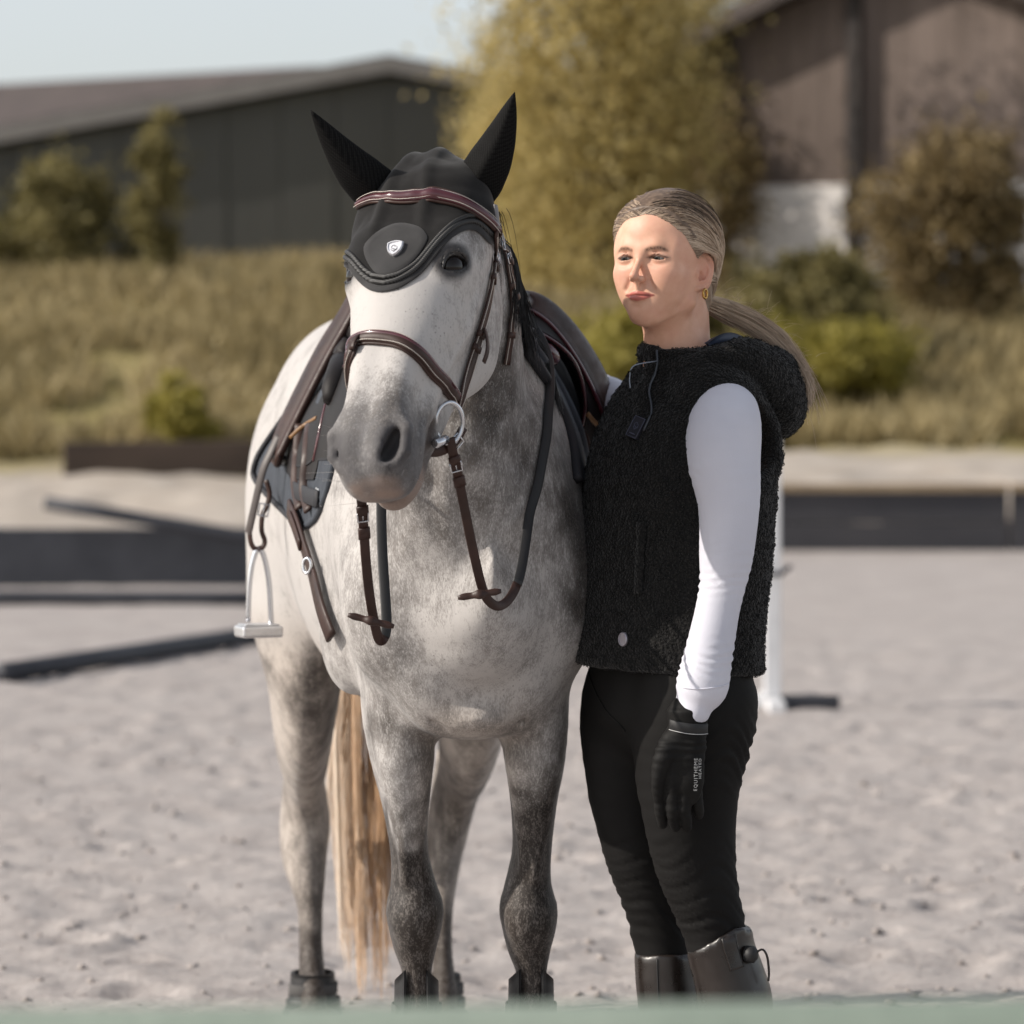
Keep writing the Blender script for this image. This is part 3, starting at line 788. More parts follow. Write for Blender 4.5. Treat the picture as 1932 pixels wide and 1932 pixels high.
def build_horse_body():
    xs = axis_coords(-0.68, 0.26, 0.0085, [(-0.33, 0.06, 0.0048)])
    ys = axis_coords(5.05, 7.75, 0.0105, [(5.08, 5.75, 0.0052)])
    zs = axis_coords(-0.02, 1.80, 0.0085, [(1.14, 1.77, 0.0048)])
    f = Field(xs, ys, zs)
    # torso
    f.tube([(H(0.19, 0, 1.10), .09, .10, .13), (H(0.11, 0, 1.10), .170, .19, .24), (H(-0.06, 0, 1.14), .195, .30, .33),
            (H(-0.28, 0, 1.15), .225, .355, .355), (H(-0.55, 0, 1.13), .238, .315, .36), (H(-0.85, 0, 1.15), .226, .30, .35),
            (H(-1.10, 0, 1.21), .222, .305, .32), (H(-1.32, 0, 1.23), .212, .28, .30), (H(-1.50, 0, 1.20), .16, .20, .26),
            (H(-1.58, 0, 1.18), .10, .12, .18)], HL, k=.04, n=36, power=2.15)
    # withers ridge
    f.cone(H(-0.10, 0, 1.44), H(-0.45, 0, 1.42), .05, .06, k=.08)
    # neck
    f.tube([(H(-0.08, 0, 1.17), .17, .30, .28), (H(0.08, 0, 1.25), .15, .25, .25), (W(868, 850, 5.86), .112, .20, .21), (W(885, 640, 5.76), .086, .13, .16),
            (W(880, 480, 5.68), .066, .09, .12), (HP(.03, -.15, .0), .050, .06, .075), (HP(.02, -.08, 0), .04, .05, .05)], HL, k=.05, n=24, power=2.1)
    f.cone(H(0.13, 0, 1.06), W(850, 850, 5.70), .06, .035, k=.10)      # windpipe line
    # neck muscle folds
    for l in (-1, 1):
        f.tube([(H(0.13, .10 * l, 1.00), .05, .05), (H(0.17, .075 * l, 1.16), .04, .05), (H(0.22, .055 * l, 1.30), .03, .03)], HL, k=.07, n=10)
    # shoulders, pectorals
    for l in (-1, 1):
        M = [unit(HF * 0.55 + HZ * -0.83), unit(HF * 0.83 + HZ * 0.55), HL]
        f.ell(H(-0.01, .118 * l, 1.12), (.27, .14, .085), M, k=.09)
        f.ell(H(0.105, .125 * l, 1.00), (.085, .080, .125), [HF, HL, HZ], k=.06)
        f.ell(H(0.140, .062 * l, .905), (.070, .080, .108), [HF, HL, HZ], k=.03)
        f.ell(H(-.20, .165 * l, .92), (.10, .05, .09), [HF, HL, HZ], k=.08)      # triceps / elbow
    f.ell(H(.06, 0, .82), (.16, .085, .045), [HF, HL, HZ], k=.04)
    for l in (-1, 1):                                                        # armpit folds
        f.cone(H(.175, .060 * l, .800), H(.165, .088 * l, .835), .006, .004, k=.012, mode='sub')
    # front legs: (centre u, v, half width px), side profile
    fl = {-1: [(750, 1240, 66, .115), (750, 1330, 68, .115), (756, 1420, 58, .10), (763, 1500, 45, .072), (771, 1595, 35, .056), (778, 1655, 40, .052),
               (782, 1695, 47, .057), (783, 1735, 51, .058), (783, 1780, 41, .047), (786, 1825, 29, .038), (787, 1880, 25, .036), (788, 1990, 27, .04), (789, 2045, 35, .046), (790, 2100, 28, .036), (791, 2150, 32, .042)],
          1: [(1000, 1240, 62, .115), (1004, 1330, 66, .115), (1008, 1420, 56, .10), (1007, 1500, 44, .072), (1004, 1595, 36, .056), (998, 1655, 41, .052),
              (996, 1695, 48, .057), (998, 1735, 52, .058), (998, 1780, 42, .047), (1002, 1825, 30, .038), (1002, 1880, 25, .036), (1002, 1990, 27, .04), (1002, 2045, 35, .046), (1003, 2100, 28, .036), (1003, 2150, 32, .042)]}
    for l in (-1, 1):
        nd = []
        for (u, v, hw, dp) in fl[l]:
            Y = 6.0 if v < 2060 else 6.0 - (v - 2060) * 0.0006
            nd.append((W(u, v, Y), hw * Y / FPX, dp))
        f.tube(nd, HL, k=.045, n=44, power=2.1)
        # knee bones, tendons
        f.ell(W(fl[l][6][0], 1735, 5.96), (.036, .03, .045), None, k=.02)
        for e in (-1, 1): f.ell(W(fl[l][6][0] + 36 * e, 1715, 5.99), (.014, .02, .026), None, k=.015)
        f.chain([W(fl[l][3][0] + 14 * l, 1440, 5.93), W(fl[l][4][0] + 8 * l, 1560, 5.95), W(fl[l][5][0] + 10 * l, 1660, 5.95)], [.028, .018, .01], k=.02)
        f.chain([W(fl[l][3][0] - 22 * l, 1430, 5.93), W(fl[l][4][0] - 12 * l, 1560, 5.955), W(fl[l][5][0] - 8 * l, 1650, 5.955)], [.03, .017, .009], k=.02)
    for l in (-1, 1):
        f.chain([H(.165, .118 * l, 1.02), H(.178, .128 * l, .94), H(.160, .120 * l, .87)], [.016, .022, .014], k=.022, n=8)
    # hind legs
    hl = {-1: [(575, 1150, 88, .20), (572, 1230, 76, .19), (571, 1320, 62, .155), (571, 1400, 51, .115), (573, 1460, 38, .085), (575, 1510, 43, .085), (575, 1560, 47, .085),
               (574, 1610, 43, .07), (580, 1660, 33, .055), (585, 1710, 24, .045), (586, 1780, 22, .042), (588, 1830, 24, .044), (590, 1870, 28, .046), (591, 1910, 26, .042), (592, 1935, 32, .05)],
          1: [(885, 1150, 88, .20), (890, 1230, 78, .19), (888, 1320, 66, .155), (880, 1400, 53, .115), (868, 1460, 41, .085), (852, 1520, 39, .085), (842, 1575, 38, .085),
              (838, 1620, 33, .07), (836, 1670, 25, .055), (834, 1720, 20, .045), (834, 1780, 18, .042), (836, 1830, 20, .044), (837, 1870, 26, .046), (838, 1910, 24, .042), (838, 1935, 30, .05)]}
    yy = [7.15, 7.17, 7.22, 7.34, 7.42, 7.47, 7.48, 7.46, 7.43, 7.41, 7.39, 7.37, 7.34, 7.31, 7.29]
    for l in (-1, 1):
        f.tube([(W(u, v, Y), hw * Y / FPX, dp) for (u, v, hw, dp), Y in zip(hl[l], yy)], HL, k=.06, n=44, power=2.1)
        u = hl[l][6][0]
        f.chain([W(u, 1420, 7.50), W(u, 1535, 7.57)], [.02, .03], k=.03)     # point of hock
        f.ell(H(-1.22, .170 * l, 1.08), (.22, .085, .24), [HF, HL, HZ], k=.08)
    # ------------------------------ head
    f.tube([(HP(.0, -.080, 0), .055, .058, .07), (HP(.06, -.078, 0), .103, .072, .085), (HP(.13, -.082, 0), .111, .080, .09), (HP(.19, -.087, 0), .102, .086, .09),
            (HP(.26, -.080, 0), .091, .079, .085), (HP(.34, -.068, 0), .073, .066, .074), (HP(.42, -.061, 0), .056, .057, .067), (HP(.48, -.058, 0), .050, .052, .06),
            (HP(.53, -.060, 0), .047, .048, .055), (HP(.572, -.072, 0), .038, .038, .042)], -E3, k=.035, n=34, power=2.1)
    Mh = [E1, E2, E3]
    for l in (-1, 1):
        f.ell(HP(.18, -.165, .046 * l), (.150, .118, .045), Mh, k=.03)                       # jowl
        f.ell(HP(.20, -.185, .051 * l), (.105, .085, .040), Mh, k=.02)
        f.chain([HP(.25, -.215, .042 * l), HP(.36, -.160, .036 * l), HP(.47, -.118, .030 * l)], [.034, .030, .026], k=.04)
        f.ell(HP(.40, -.105, .036 * l), (.10, .045, .026), Mh, k=.03)   # jaw bar
        f.ell(HP(.170, -.030, .066 * l), (.045, .020, .024), Mh, k=.03)                        # brow ridge
        f.ell(HP(.198, -.050, .068 * l), (.043, .036, .036), Mh, k=.022)                       # orbit
        f.chain([HP(.225, -.105, .096 * l), HP(.28, -.105, .089 * l), HP(.36, -.097, .070 * l)], [.009, .010, .006], k=.014)  # facial crest
        f.chain([HP(.38, -.022, .034 * l), HP(.48, -.020, .034 * l)], [.012, .014], k=.03)      # nasal edge
        f.chain([HP(.36, -.088, .062 * l), HP(.45, -.075, .058 * l), HP(.52, -.07, .056 * l)], [.006, .008, .008], k=.025)   # muscle strands
        f.ell(HP(.530, -.036, .029 * l), (.052, .032, .027), Mh, k=.028)                       # nostril flare
        f.ell(HP(.545, -.074, .031 * l), (.050, .044, .027), Mh, k=.03)                          # lip pillow
        Mn = [unit(E1 * .90 - E3 * .38 * l), unit(E3 * .75 * l + E2 * .60), None]; Mn[1] = unit(Mn[1] - Mn[0] * (Mn[1] @ Mn[0])); Mn[2] = np.cross(Mn[0], Mn[1])
        no = 0 if l > 0 else 1
        f.ell(HP(.540, -.014 - .016 * no, (.050 + .010 * no) * l), (.034, .022, .0125), Mn, k=.008, mode='sub')          # nostril opening
        if l > 0: f.ell(HP(.556, -.022, .037 * l), (.021, .020, .0105), Mn, k=.006, mode='sub')
        f.chain([HP(.498, -.012, .046 * l), HP(.522, -.018, .062 * l), HP(.555, -.028, .060 * l), HP(.58, -.032, .046 * l)], [.006, .010, .010, .006], k=.016)  # nostril rim
        nn, hx, vy, ec = eye_frame(l)
        f.ell(ec, (.023, .0165, .015), [hx, vy, nn], k=.005, mode='sub')           # eye opening
    for l in (-1, 1):
        f.chain([HP(.27, -.085, .088 * l), HP(.33, -.066, .074 * l), HP(.40, -.052, .060 * l)], [.0035, .004, .003], k=.007, n=9)      # facial vein
        f.chain([HP(.30, -.12, .080 * l), HP(.37, -.10, .068 * l), HP(.44, -.088, .060 * l)], [.004, .005, .004], k=.010, n=9)
    f.ell(HP(.540, -.137, 0), (.046, .026, .036), Mh, k=.012)                                   # lower lip / chin
    f.ell(HP(.500, -.142, 0), (.055, .028, .040), Mh, k=.02)
    for l in (-1, 1):                                                                          # mouth slit
        f.chain([HP(.455, -.100, .060 * l), HP(.50, -.106, .060 * l), HP(.545, -.110, .056 * l), HP(.585, -.110, .036 * l), HP(.605, -.108, 0)], [.004, .0065, .0075, .007, .006], k=.006, mode='sub', n=14)
    V, F = f.mesh(2)
    q = (V - HO) @ HF
    w = sstep(0.0, -0.2, q) * sstep(.72, .85, V[:, 2])
    w = np.maximum(w, .8 * sstep(5.56, 5.66, V[:, 1]) * sstep(.98, 1.04, V[:, 2]) * sstep(1.45, 1.38, V[:, 2]))
    E = np.vstack([F[:, [a, (a + 1) % 4]] for a in range(4)])
    deg = np.bincount(E.ravel(), minlength=len(V)).astype(float)
    for it in range(22):
        S = np.stack([np.bincount(E[:, 0], V[E[:, 1], a], len(V)) + np.bincount(E[:, 1], V[E[:, 0], a], len(V)) for a in range(3)], 1)
        V = V + (0.5 * w)[:, None] * (S / deg[:, None] - V)
    return V, F
HV, HFc = build_horse_body()
HN = vnormals(HV, HFc)
horse_bvh = bvh_of(HV, HFc)
print('horse verts', len(HV))
# ------------------------------------------------------------------ horse: coat, eyes, mane, tail, hooves
def coat_attrs():
    V, N = HV, HN
    q = to_head(V); s_, n_, l_ = q[:, 0], q[:, 1], q[:, 2]
    f_ = (V - HO) @ HF; lat = (V - HO) @ HL; z = V[:, 2]
    head = sstep(-.30, -.24, n_) * sstep(-.06, 0.02, s_) * (V[:, 1] < 5.66) * (z > 1.1)
    dark = .36 + .12 * vnoise(V, 5, 11) + .11 * vnoise(V, 14, 12) + .07 * vnoise(V, 32, 16)
    neck = sstep(5.95, 5.7, V[:, 1]) * (1 - head) * sstep(.98, 1.15, z)
    dark = dark + .13 * neck + .07 * sstep(-.3, 0, f_)
    dark = dark + .34 * sstep(.10, .19, lat) * sstep(.88, 1.0, z) * sstep(1.32, 1.15, z) * sstep(-.4, -.1, f_)         # near shoulder
    dark = dark - .10 * sstep(-.25, -.45, f_) * sstep(.75, .85, z)                                                   # barrel and croup stay pale
    leg = sstep(.86, .78, z) * sstep(-.5, -.3, f_)
    dark = dark + leg * (.10 + .22 * vnoise(V * np.array([1, 1, .35]), 17, 13))
    zz_ = z + .05 * vnoise(V, 22, 19) + .03 * vnoise(V, 55, 20)
    dark = np.where(f_ > -.5, dark + .62 * sstep(.70, .50, zz_) + .10 * vnoise(V, 40, 22) * sstep(.8, .6, z), dark)                                               # dark knees and cannons
    hind = (f_ < -.7) * sstep(.95, .8, z)
    dark = dark + hind * (.16 + .22 * vnoise(V * np.array([1, 1, .6]), 9, 14) + .30 * sstep(.35, .15, z))
    face = .19 + .10 * vnoise(V, 14, 15) + .06 * vnoise(V, 40, 23) + .14 * sstep(.03, .09, np.abs(l_)) * sstep(.30, .20, s_) + .10 * sstep(.05, .08, l_)
    face = face + .45 * sstep(.38, .52, s_) + .22 * sstep(.30, .50, s_) * np.exp(-(np.abs(l_ - .03) / .02) ** 2)
    dark = dark * (1 - head) + face * head
    nos = np.zeros(len(V)); eye = np.zeros(len(V))
    for e in (-1, 1):
        c = HP(.548, -.02, .045 * e); nos = np.maximum(nos, sstep(.048, .018, np.linalg.norm(V - c, axis=1)))
        nn, hx, vy, c = eye_frame(e); d = V - c
        dd = np.sqrt(((d @ hx + .004) / .030) ** 2 + ((d @ vy - .003) / .026) ** 2 + (d @ nn / .05) ** 2)
        eye = np.maximum(eye, sstep(1.45, .90, dd + .12 * vnoise(V, 60, 3)))
    muz = head * sstep(.40, .56, s_ + .02 * vnoise(V, 30, 17)) * .75
    pink = head * sstep(.590, .612, s_ + .006 * vnoise(V, 50, 18)) * sstep(-.15, -.06, n_)
    pink = np.maximum(pink, head * sstep(.50, .54, s_) * sstep(-.118, -.128, n_) * .8)
    warm = sstep(.98, .80, z) * .5 * sstep(-.2, -.6, f_) + .45 * sstep(.90, .80, z) * sstep(.13, .05, np.abs(lat)) * (f_ > -.4) + .15
    mouth = np.zeros(len(V)); mp = catmull([p for l in (1,) for p in (HP(.455, -.100, .060), HP(.50, -.106, .060), HP(.545, -.110, .056), HP(.585, -.110, .036), HP(.605, -.108, 0), HP(.585, -.110, -.036), HP(.545, -.110, -.056))], 40)
    near_ = np.where(head > .5)[0]; dm = np.min(np.linalg.norm(V[near_][:, None] - mp[None], axis=2), 1); mouth[near_] = sstep(.014, .004, dm)
    return {'mouth': mouth, 'dark': np.clip(dark, 0, .94), 'nostril': np.clip(nos, 0, 1), 'eyeskin': eye, 'muzzle': np.clip(muz, 0, 1), 'pink': np.clip(pink, 0, 1), 'warm': np.clip(warm, 0, 1)}

M_coat = mat('grey_horse_coat', (.6, .58, .56), .62, spec=.25)
t = NT(M_coat)
vst = t.coords((1, 1, .40))
fine = t.noise(420, 3, .7, vst); mid = t.noise(85, 4, .65, vst); dap = t.noise(24, 3, .5, t.coords())
flk = t.math('ADD', t.math('ADD', t.math('MULTIPLY', fine, .46), t.math('MULTIPLY', mid, .34)), t.math('MULTIPLY', dap, .20))
dk = t.attr('dark')
thr = t.math('SUBTRACT', .80, t.math('MULTIPLY', dk, .55))
fac = t.rng(t.math('SUBTRACT', flk, thr), -.13, .105)
white = t.mix(t.attr('warm'), (.455, .44, .43), (.44, .37, .31))
greyc = t.mix(t.rng(t.math('ADD', t.math('MULTIPLY', fine, .6), t.math('MULTIPLY', mid, .4)), .48, .62), t.mix(t.attr('warm'), (.022, .019, .0175), (.040, .029, .022)), (.15, .132, .12))
c = t.mix(fac, white, greyc)
c = t.mix(t.math('MULTIPLY', t.attr('muzzle'), t.rng(t.noise(60, 3), .3, .65, .35, .95)), c, (.15, .145, .15))
fr = t.vor(95, None, 'F1'); c = t.mix(t.math('MULTIPLY', t.rng(fr, .10, .17, .55, 0), t.rng(t.noise(16, 2), .45, .6)), c, (.10, .09, .09))
c = t.mix(t.math('MULTIPLY', t.attr('pink'), .75), c, (.34, .245, .195))
c = t.mix(t.math('MULTIPLY', t.attr('mouth'), .85), c, (.07, .052, .045))
c = t.mix(t.math('MULTIPLY', t.attr('nostril'), .88), c, (.045, .042, .045))
c = t.mix(t.math('MULTIPLY', t.attr('eyeskin'), .93), c, (.028, .025, .025))
t.color(c)
t.rough(t.mix(t.attr('eyeskin'), (.60, .60, .60), (.35, .35, .35)))
t.bump(t.math('ADD', t.math('MULTIPLY', fine, .6), mid), .30, .0022)
t.b.inputs['Sheen Weight'].default_value = .15; t.b.inputs['Sheen Roughness'].default_value = .4

horse = empty('horse', H(-.6, 0, 0), 'dapple grey horse standing with dark knees, wearing saddle, bridle and black ear bonnet', 'horse')
mesh_np('body', HV, HFc, M_coat, horse, attrs=coat_attrs())

def uvsphere(c, r, name, m, parent, axes=None, seg=24, rings=16, attrs=None):
    th = np.linspace(0, math.pi, rings + 1); ph = np.linspace(0, 2 * math.pi, seg, endpoint=False)
    P = np.array([[math.cos(a), math.sin(a) * math.cos(b), math.sin(a) * math.sin(b)] for a in th for b in ph])
    r = np.asarray(r, float) * np.ones(3)
    A = np.eye(3) if axes is None else np.array(axes)
    V = np.asarray(c) + (P * r) @ A
    F = np.array([(i * seg + j, (i + 1) * seg + j, (i + 1) * seg + (j + 1) % seg, i * seg + (j + 1) % seg) for i in range(rings) for j in range(seg)])
    return mesh_np(name, V, F, m, parent, attrs=attrs)
M_heye = mat('horse_eye', (.008, .005, .004), .05, spec=.36)
M_lid = mat('dark_eyelid', (.02, .018, .018), .4)
for l in (-1, 1):
    nn, hx, vy, c = eye_frame(l)
    e = uvsphere(c - nn * .0120, .0225, 'eye', M_heye, horse)
    arc = lambda pts, k: catmull([c + hx * a + vy * b + nn * (o + .0022) for a, b, o in pts], k)
    for pts, r0 in ((((-.0255, -.0050, -.001), (-.014, .0110, .0035), (.001, .0150, .0055), (.014, .0105, .0035), (.0245, -.0010, -.002)), .0046), (((-.0255, -.0050, -.001), (-.012, -.0125, .0015), (.002, -.0145, .002), (.015, -.0105, .001), (.0245, -.0010, -.002)), .0032), (((-.026, .004, .000), (-.012, .0200, .0020), (.004, .0235, .0030), (.020, .0170, .000)), .0026)):
        V, F = tube_geo(arc(pts, 16), np.concatenate([np.linspace(.0014, r0, 5), np.full(6, r0), np.linspace(r0, .0012, 5)]), 8)
        mesh_np('eyelid', V, F, M_lid, e)
    rs = np.random.RandomState(40 + l)
    root = arc(((-.012, .0125, .005), (.002, .0160, .0080), (.015, .0110, .005)), 26); jit = rs.normal(size=(26, 3)) * .0025
    P = np.stack([root + (nn * .9 + vy * .15) * k - vy * k * k * 30 + jit * k * 80 for k in np.linspace(0, .012, 5)], 1)
    V, F = strands(P, .00040, .00012); mesh_np('eyelashes', V, F, M_lid, e)

# mane -------------------------------------------------------------
M_mane = mat('black_mane', (.012, .011, .011), .45, spec=.4)
_t = NT(M_mane); _t.color(_t.ramp(_t.attr('tone'), [(0, (.008, .007, .007)), (.8, (.025, .022, .022)), (1, (.10, .09, .085))]))
rs = np.random.RandomState(8)
crest = catmull([HP(.06, -.15, 0.02), W(912, 470, 5.74), W(925, 560, 5.84), W(930, 640, 5.95), H(-.12, 0, 1.50)], 60)
n = 1500
ti = 8 + rs.rand(n) ** 1.1 * 40; i0 = ti.astype(int); root = crest[i0] + (crest[np.minimum(i0 + 1, 59)] - crest[i0]) * (ti - i0)[:, None] + rs.normal(size=(n, 3)) * .005
P = np.zeros((n, 9, 3)); p = root.copy(); ln = rs.uniform(.09, .17, n)
for k in range(9):
    P[:, k] = p
    w = k / 8
    d = HL * (.55 - .50 * w) + PZ0 * (-.35 - 1.0 * w) + HF * (.10 + .02 * k)
    d = unit(d[None] + rs.normal(size=(n, 3)) * .10)
    p = p + d * (ln / 8)[:, None]
for a in range(n):                                  # lay them on the neck
    for k in range(1, 9):
        loc, nor, idx, dist = horse_bvh.find_nearest(Vector(P[a, k]))
        loc = np.array(loc); nor = np.array(nor)
        dd = (P[a, k] - loc) @ nor
        if dd < .006: P[a, k] = loc + nor * (.006 + .006 * (a % 7) / 7)
for _ in range(4): P[:, 1:-1] = (P[:, :-2] + 2 * P[:, 1:-1] + P[:, 2:]) / 4
V, F = strands(P, .0011, .0003)
mesh_np('mane', V, F, M_mane, horse, attrs={'tone': np.repeat(rs.rand(n) ** 2, 27)})
# forelock wisps behind the ear
n = 26; a0 = W(925, 376, 5.55)
o0 = rs.normal(size=(n, 3)) * .010; o1 = rs.uniform(.1, 1.0, n)[:, None]; o2 = rs.normal(size=(n, 3)) * .010
P = np.stack([a0 + np.array([0.005, .03, -.02]) + o0 + np.array([.03, .02, -.03]) * k * o1 + np.array([0, 0, -.11]) * k * k + o2 * k * k for k in np.linspace(0, 1, 7)], 1)
V, F = strands(P, .0006, .00015); mesh_np('mane', V, F, M_mane, horse, attrs={'tone': np.repeat(rs.rand(n), 21)})

# tail -------------------------------------------------------------
M_tail = mat('cream_tail', (.5, .35, .2), .55)
_t = NT(M_tail); _t.color(_t.ramp(_t.attr('tone'), [(0, (.42, .23, .11)), (.45, (.66, .44, .27)), (1, (.85, .74, .62))]))
n = 900
cen = catmull([H(-1.60, 0, 1.40), H(-1.70, -.01, 1.22), W(690, 1150, 7.72), W(688, 1350, 7.70), W(691, 1550, 7.66), W(695, 1720, 7.62), W(700, 1885, 7.60)], 14)
wid = np.interp(np.linspace(0, 1, 14), [0, .15, .35, .6, .8, 1], [.02, .034, .046, .056, .058, .056])
lock = rs.normal(size=(34, 3)); lock[:, 0] = np.linspace(-1.15, 1.1, 34) + rs.normal(size=34) * .12; li = rs.randint(0, 34, n)
off = lock[li] + rs.normal(size=(n, 3)) * .085; off[:, 1] *= .5; off[:, 2] = 0
lw = (lock[:, :1] * 0 + rs.normal(size=(34, 3)) * .006)[li]
ln = (1 - .30 * rs.rand(34) ** 1.5)[li] * (1 - .12 * rs.rand(n))
P = np.zeros((n, 14, 3))
for k in range(14):
    tt = np.minimum(k / 13 * ln, 1) * 13; i0 = np.minimum(tt.astype(int), 12)
    P[:, k] = cen[i0] + (cen[i0 + 1] - cen[i0]) * (tt - i0)[:, None] + off * np.interp(tt, np.arange(14), wid)[:, None] + lw * np.sin(tt * .8 + li)[:, None]
V, F = strands(P, .0011, .0004)
tone = np.clip(.50 - .30 * off[:, 0] + rs.normal(size=n) * .14, 0, 1)
mesh_np('tail', V, F, M_tail, horse, attrs={'tone': np.repeat(tone, 42)})
V, F = tube_geo(cen[:4], [.035, .032, .024, .012], 10); mesh_np('tail_dock', V, F, M_tail, horse, attrs={'tone': np.full(40, .6)})

# hooves -----------------------------------------------------------
M_hoof = noisy('hoof_horn', (.05, .043, .038), (.10, .085, .075), 30, .5)
for (x, y) in ((W(791, 2150, 5.95)), (W(1003, 2150, 5.95)), (W(592, 1935, 7.29)), (W(838, 1935, 7.29))) if False else [W(791, 2150, 5.95)[:2], W(1003, 2150, 5.95)[:2], W(592, 1935, 7.29)[:2], W(838, 1935, 7.29)[:2]]:
    V = []; m_ = 20
    for (z, r, fo) in ((.0, .066, .022), (.012, .066, .022), (.05, .056, .010), (.078, .048, .002), (.085, .03, 0)):
        for b in np.linspace(0, 2 * math.pi, m_, endpoint=False):
            V.append(np.array([x, y, z]) + HF * (r * 1.08 * math.cos(b) + fo) + HL * r * math.sin(b))
    F = [(i * m_ + j, i * m_ + (j + 1) % m_, (i + 1) * m_ + (j + 1) % m_, (i + 1) * m_ + j) for i in range(4) for j in range(m_)] + [tuple(range(m_ - 1, -1, -1)), tuple(4 * m_ + j for j in range(m_))]
    mesh_np('hoof', V, F, M_hoof, horse)
# whiskers ---------------------------------------------------------
n = 14
b = np.array([HP(rs.uniform(.50, .60), rs.uniform(-.11, -.02), e) for e in rs.choice([-.052, .05, -.05], n)])
d = unit(np.stack([E3 * np.sign(to_head(q)[2]) * rs.uniform(.5, 1) + E2 * rs.uniform(-.2, .6) + E1 * rs.uniform(-.1, .5) for q in b]))
P = np.stack([b + d * k + PZ0 * -.4 * k * k for k in np.linspace(0, .042, 5)], 1)
V, F = strands(P, .00028, .00015); tag(mesh_np('whiskers', V, F, mat('whisker', (.4, .38, .36), .5), horse), kind='stuff')
# ================================================================== TACK
M_leather = mat('brown_leather', (.050, .024, .018), .36, spec=.35)
t = NT(M_leather); ln_ = t.noise(70, 4); t.color(t.ramp(t.noise(14, 4), [(.3, (.024, .011, .008)), (.7, (.050, .023, .017))])); t.rough(t.rng(ln_, .3, .7, .38, .58)); t.bump(t.noise(350, 2), .15, .0006)
M_leather2 = mat('burgundy_leather', (.07, .012, .018), .22, spec=.6)
t = NT(M_leather2); t.color(t.ramp(t.noise(20, 3), [(.3, (.050, .008, .013)), (.7, (.085, .018, .024))])); t.b.inputs['Coat Weight'].default_value = .3
M_dleather = mat('dark_saddle_leather', (.016, .012, .012), .6, spec=.25); t = NT(M_dleather); t.color(t.ramp(t.noise(12, 4), [(.3, (.006, .005, .005)), (.7, (.014, .010, .010))])); t.bump(t.noise(260, 2), .2, .0008)
M_tan = mat('tan_leather', (.20, .10, .035), .5); M_rubber = mat('black_rubber', (.012, .012, .013), .6)
M_steel = mat('steel', (.62, .63, .66), .22, 1.0); M_alu = noisy('brushed_aluminium', (.55, .55, .56), (.72, .72, .73), 20, .38, .1, (1, 1, 1), .85)
M_thread = mat('white_thread', (.55, .50, .45), .8)
M_cloth = mat('black_bonnet_cloth', (.022, .021, .021), .85, spec=.15)
t = NT(M_cloth); t.color(t.ramp(t.noise(40, 4), [(.3, (.0065, .006, .006)), (.7, (.012, .0112, .011))])); t.bump(t.noise(900, 2), .25, .0006); t.b.inputs['Sheen Weight'].default_value = .12
M_patch = mat('charcoal_suede', (.036, .034, .036), .85); t = NT(M_patch); t.color(t.ramp(t.noise(60, 4), [(.3, (.011, .0105, .0112)), (.7, (.018, .0172, .018))])); t.b.inputs['Sheen Weight'].default_value = .2
M_knit = mat('black_knit', (.012, .012, .012), .85, spec=.15)
t = NT(M_knit)
wv = t.n('ShaderNodeTexVoronoi'); wv.inputs['Scale'].default_value = 330; wv.inputs['Randomness'].default_value = .15; t.l(t.coords((1, 1, 1.25)), wv.inputs['Vector'])
t.color(t.ramp(wv.outputs['Distance'], [(.25, (.013, .0125, .012)), (.6, (.0015, .0015, .0015))])); t.bump(wv.outputs['Distance'], -.9, .0016)
M_pipe = mat('black_rope_piping', (.016, .016, .016), .5)
t = NT(M_pipe); wv = t.n('ShaderNodeTexWave'); wv.inputs['Scale'].default_value = 120; wv.bands_direction = 'DIAGONAL'; t.l(t.coords(), wv.inputs['Vector']); t.bump(wv.outputs['Fac'], .6, .001); t.color(t.ramp(wv.outputs['Fac'], [(.2, (.008, .008, .008)), (.8, (.035, .034, .033))]))

def cast(u, v, bvh=None, miss=None):
    o = Vector((0, 0, CAM_H)); d = Vector(W(u, v, 5.0)) - o; d.normalize()
    h = (bvh or horse_bvh).ray_cast(o, d)
    if h[0] is None:
        return None if miss is None else np.asarray(miss, float)
    return np.array(h[0])

def on_surface(P, off, bvh=None, smooth_n=2):
    Q, N = [], []
    for p in P:
        loc, nor, i, d = (bvh or horse_bvh).find_nearest(Vector(p))
        Q.append(np.array(loc)); N.append(np.array(nor))
    Q, N = np.array(Q), unit(np.array(N))
    for _ in range(smooth_n):
        N[1:-1] = unit(N[:-2] + N[1:-1] * 2 + N[2:])
        Q[1:-1] = (Q[:-2] + Q[1:-1] * 2 + Q[2:]) / 4
    return Q + N * off, N

def strap(name, P, N, w, th, m, parent, bulge=0, taper=None):
    V, F = sweep(P, N, strap_prof(w, th, bulge), taper=taper)
    return mesh_np(name, V, F, m, parent)

def mirror_head(P):
    q = to_head(P); return np.array([HP(a, b, -c) for a, b, c in q])

def hit_path(pix, n, off, extra_front=None, extra_back=None):
    pts = [p for p in (cast(u, v) for u, v in pix) if p is not None]
    if extra_front is not None: pts = list(extra_front) + pts
    if extra_back is not None: pts = pts + list(extra_back)
    return on_surface(catmull(pts, n), off)

def stitches(P, N, across, out, parent, m=M_thread, step=2):
    """a fine raised seam line running beside a strap"""
    T = unit(np.gradient(P, axis=0)); Nn = unit(N - T * (N * T).sum(1, keepdims=True)); B = np.cross(T, Nn)
    V, F = tube_geo(P + B * across + Nn * out, .0006, 5); mesh_np('stitching', V, F, m, parent)

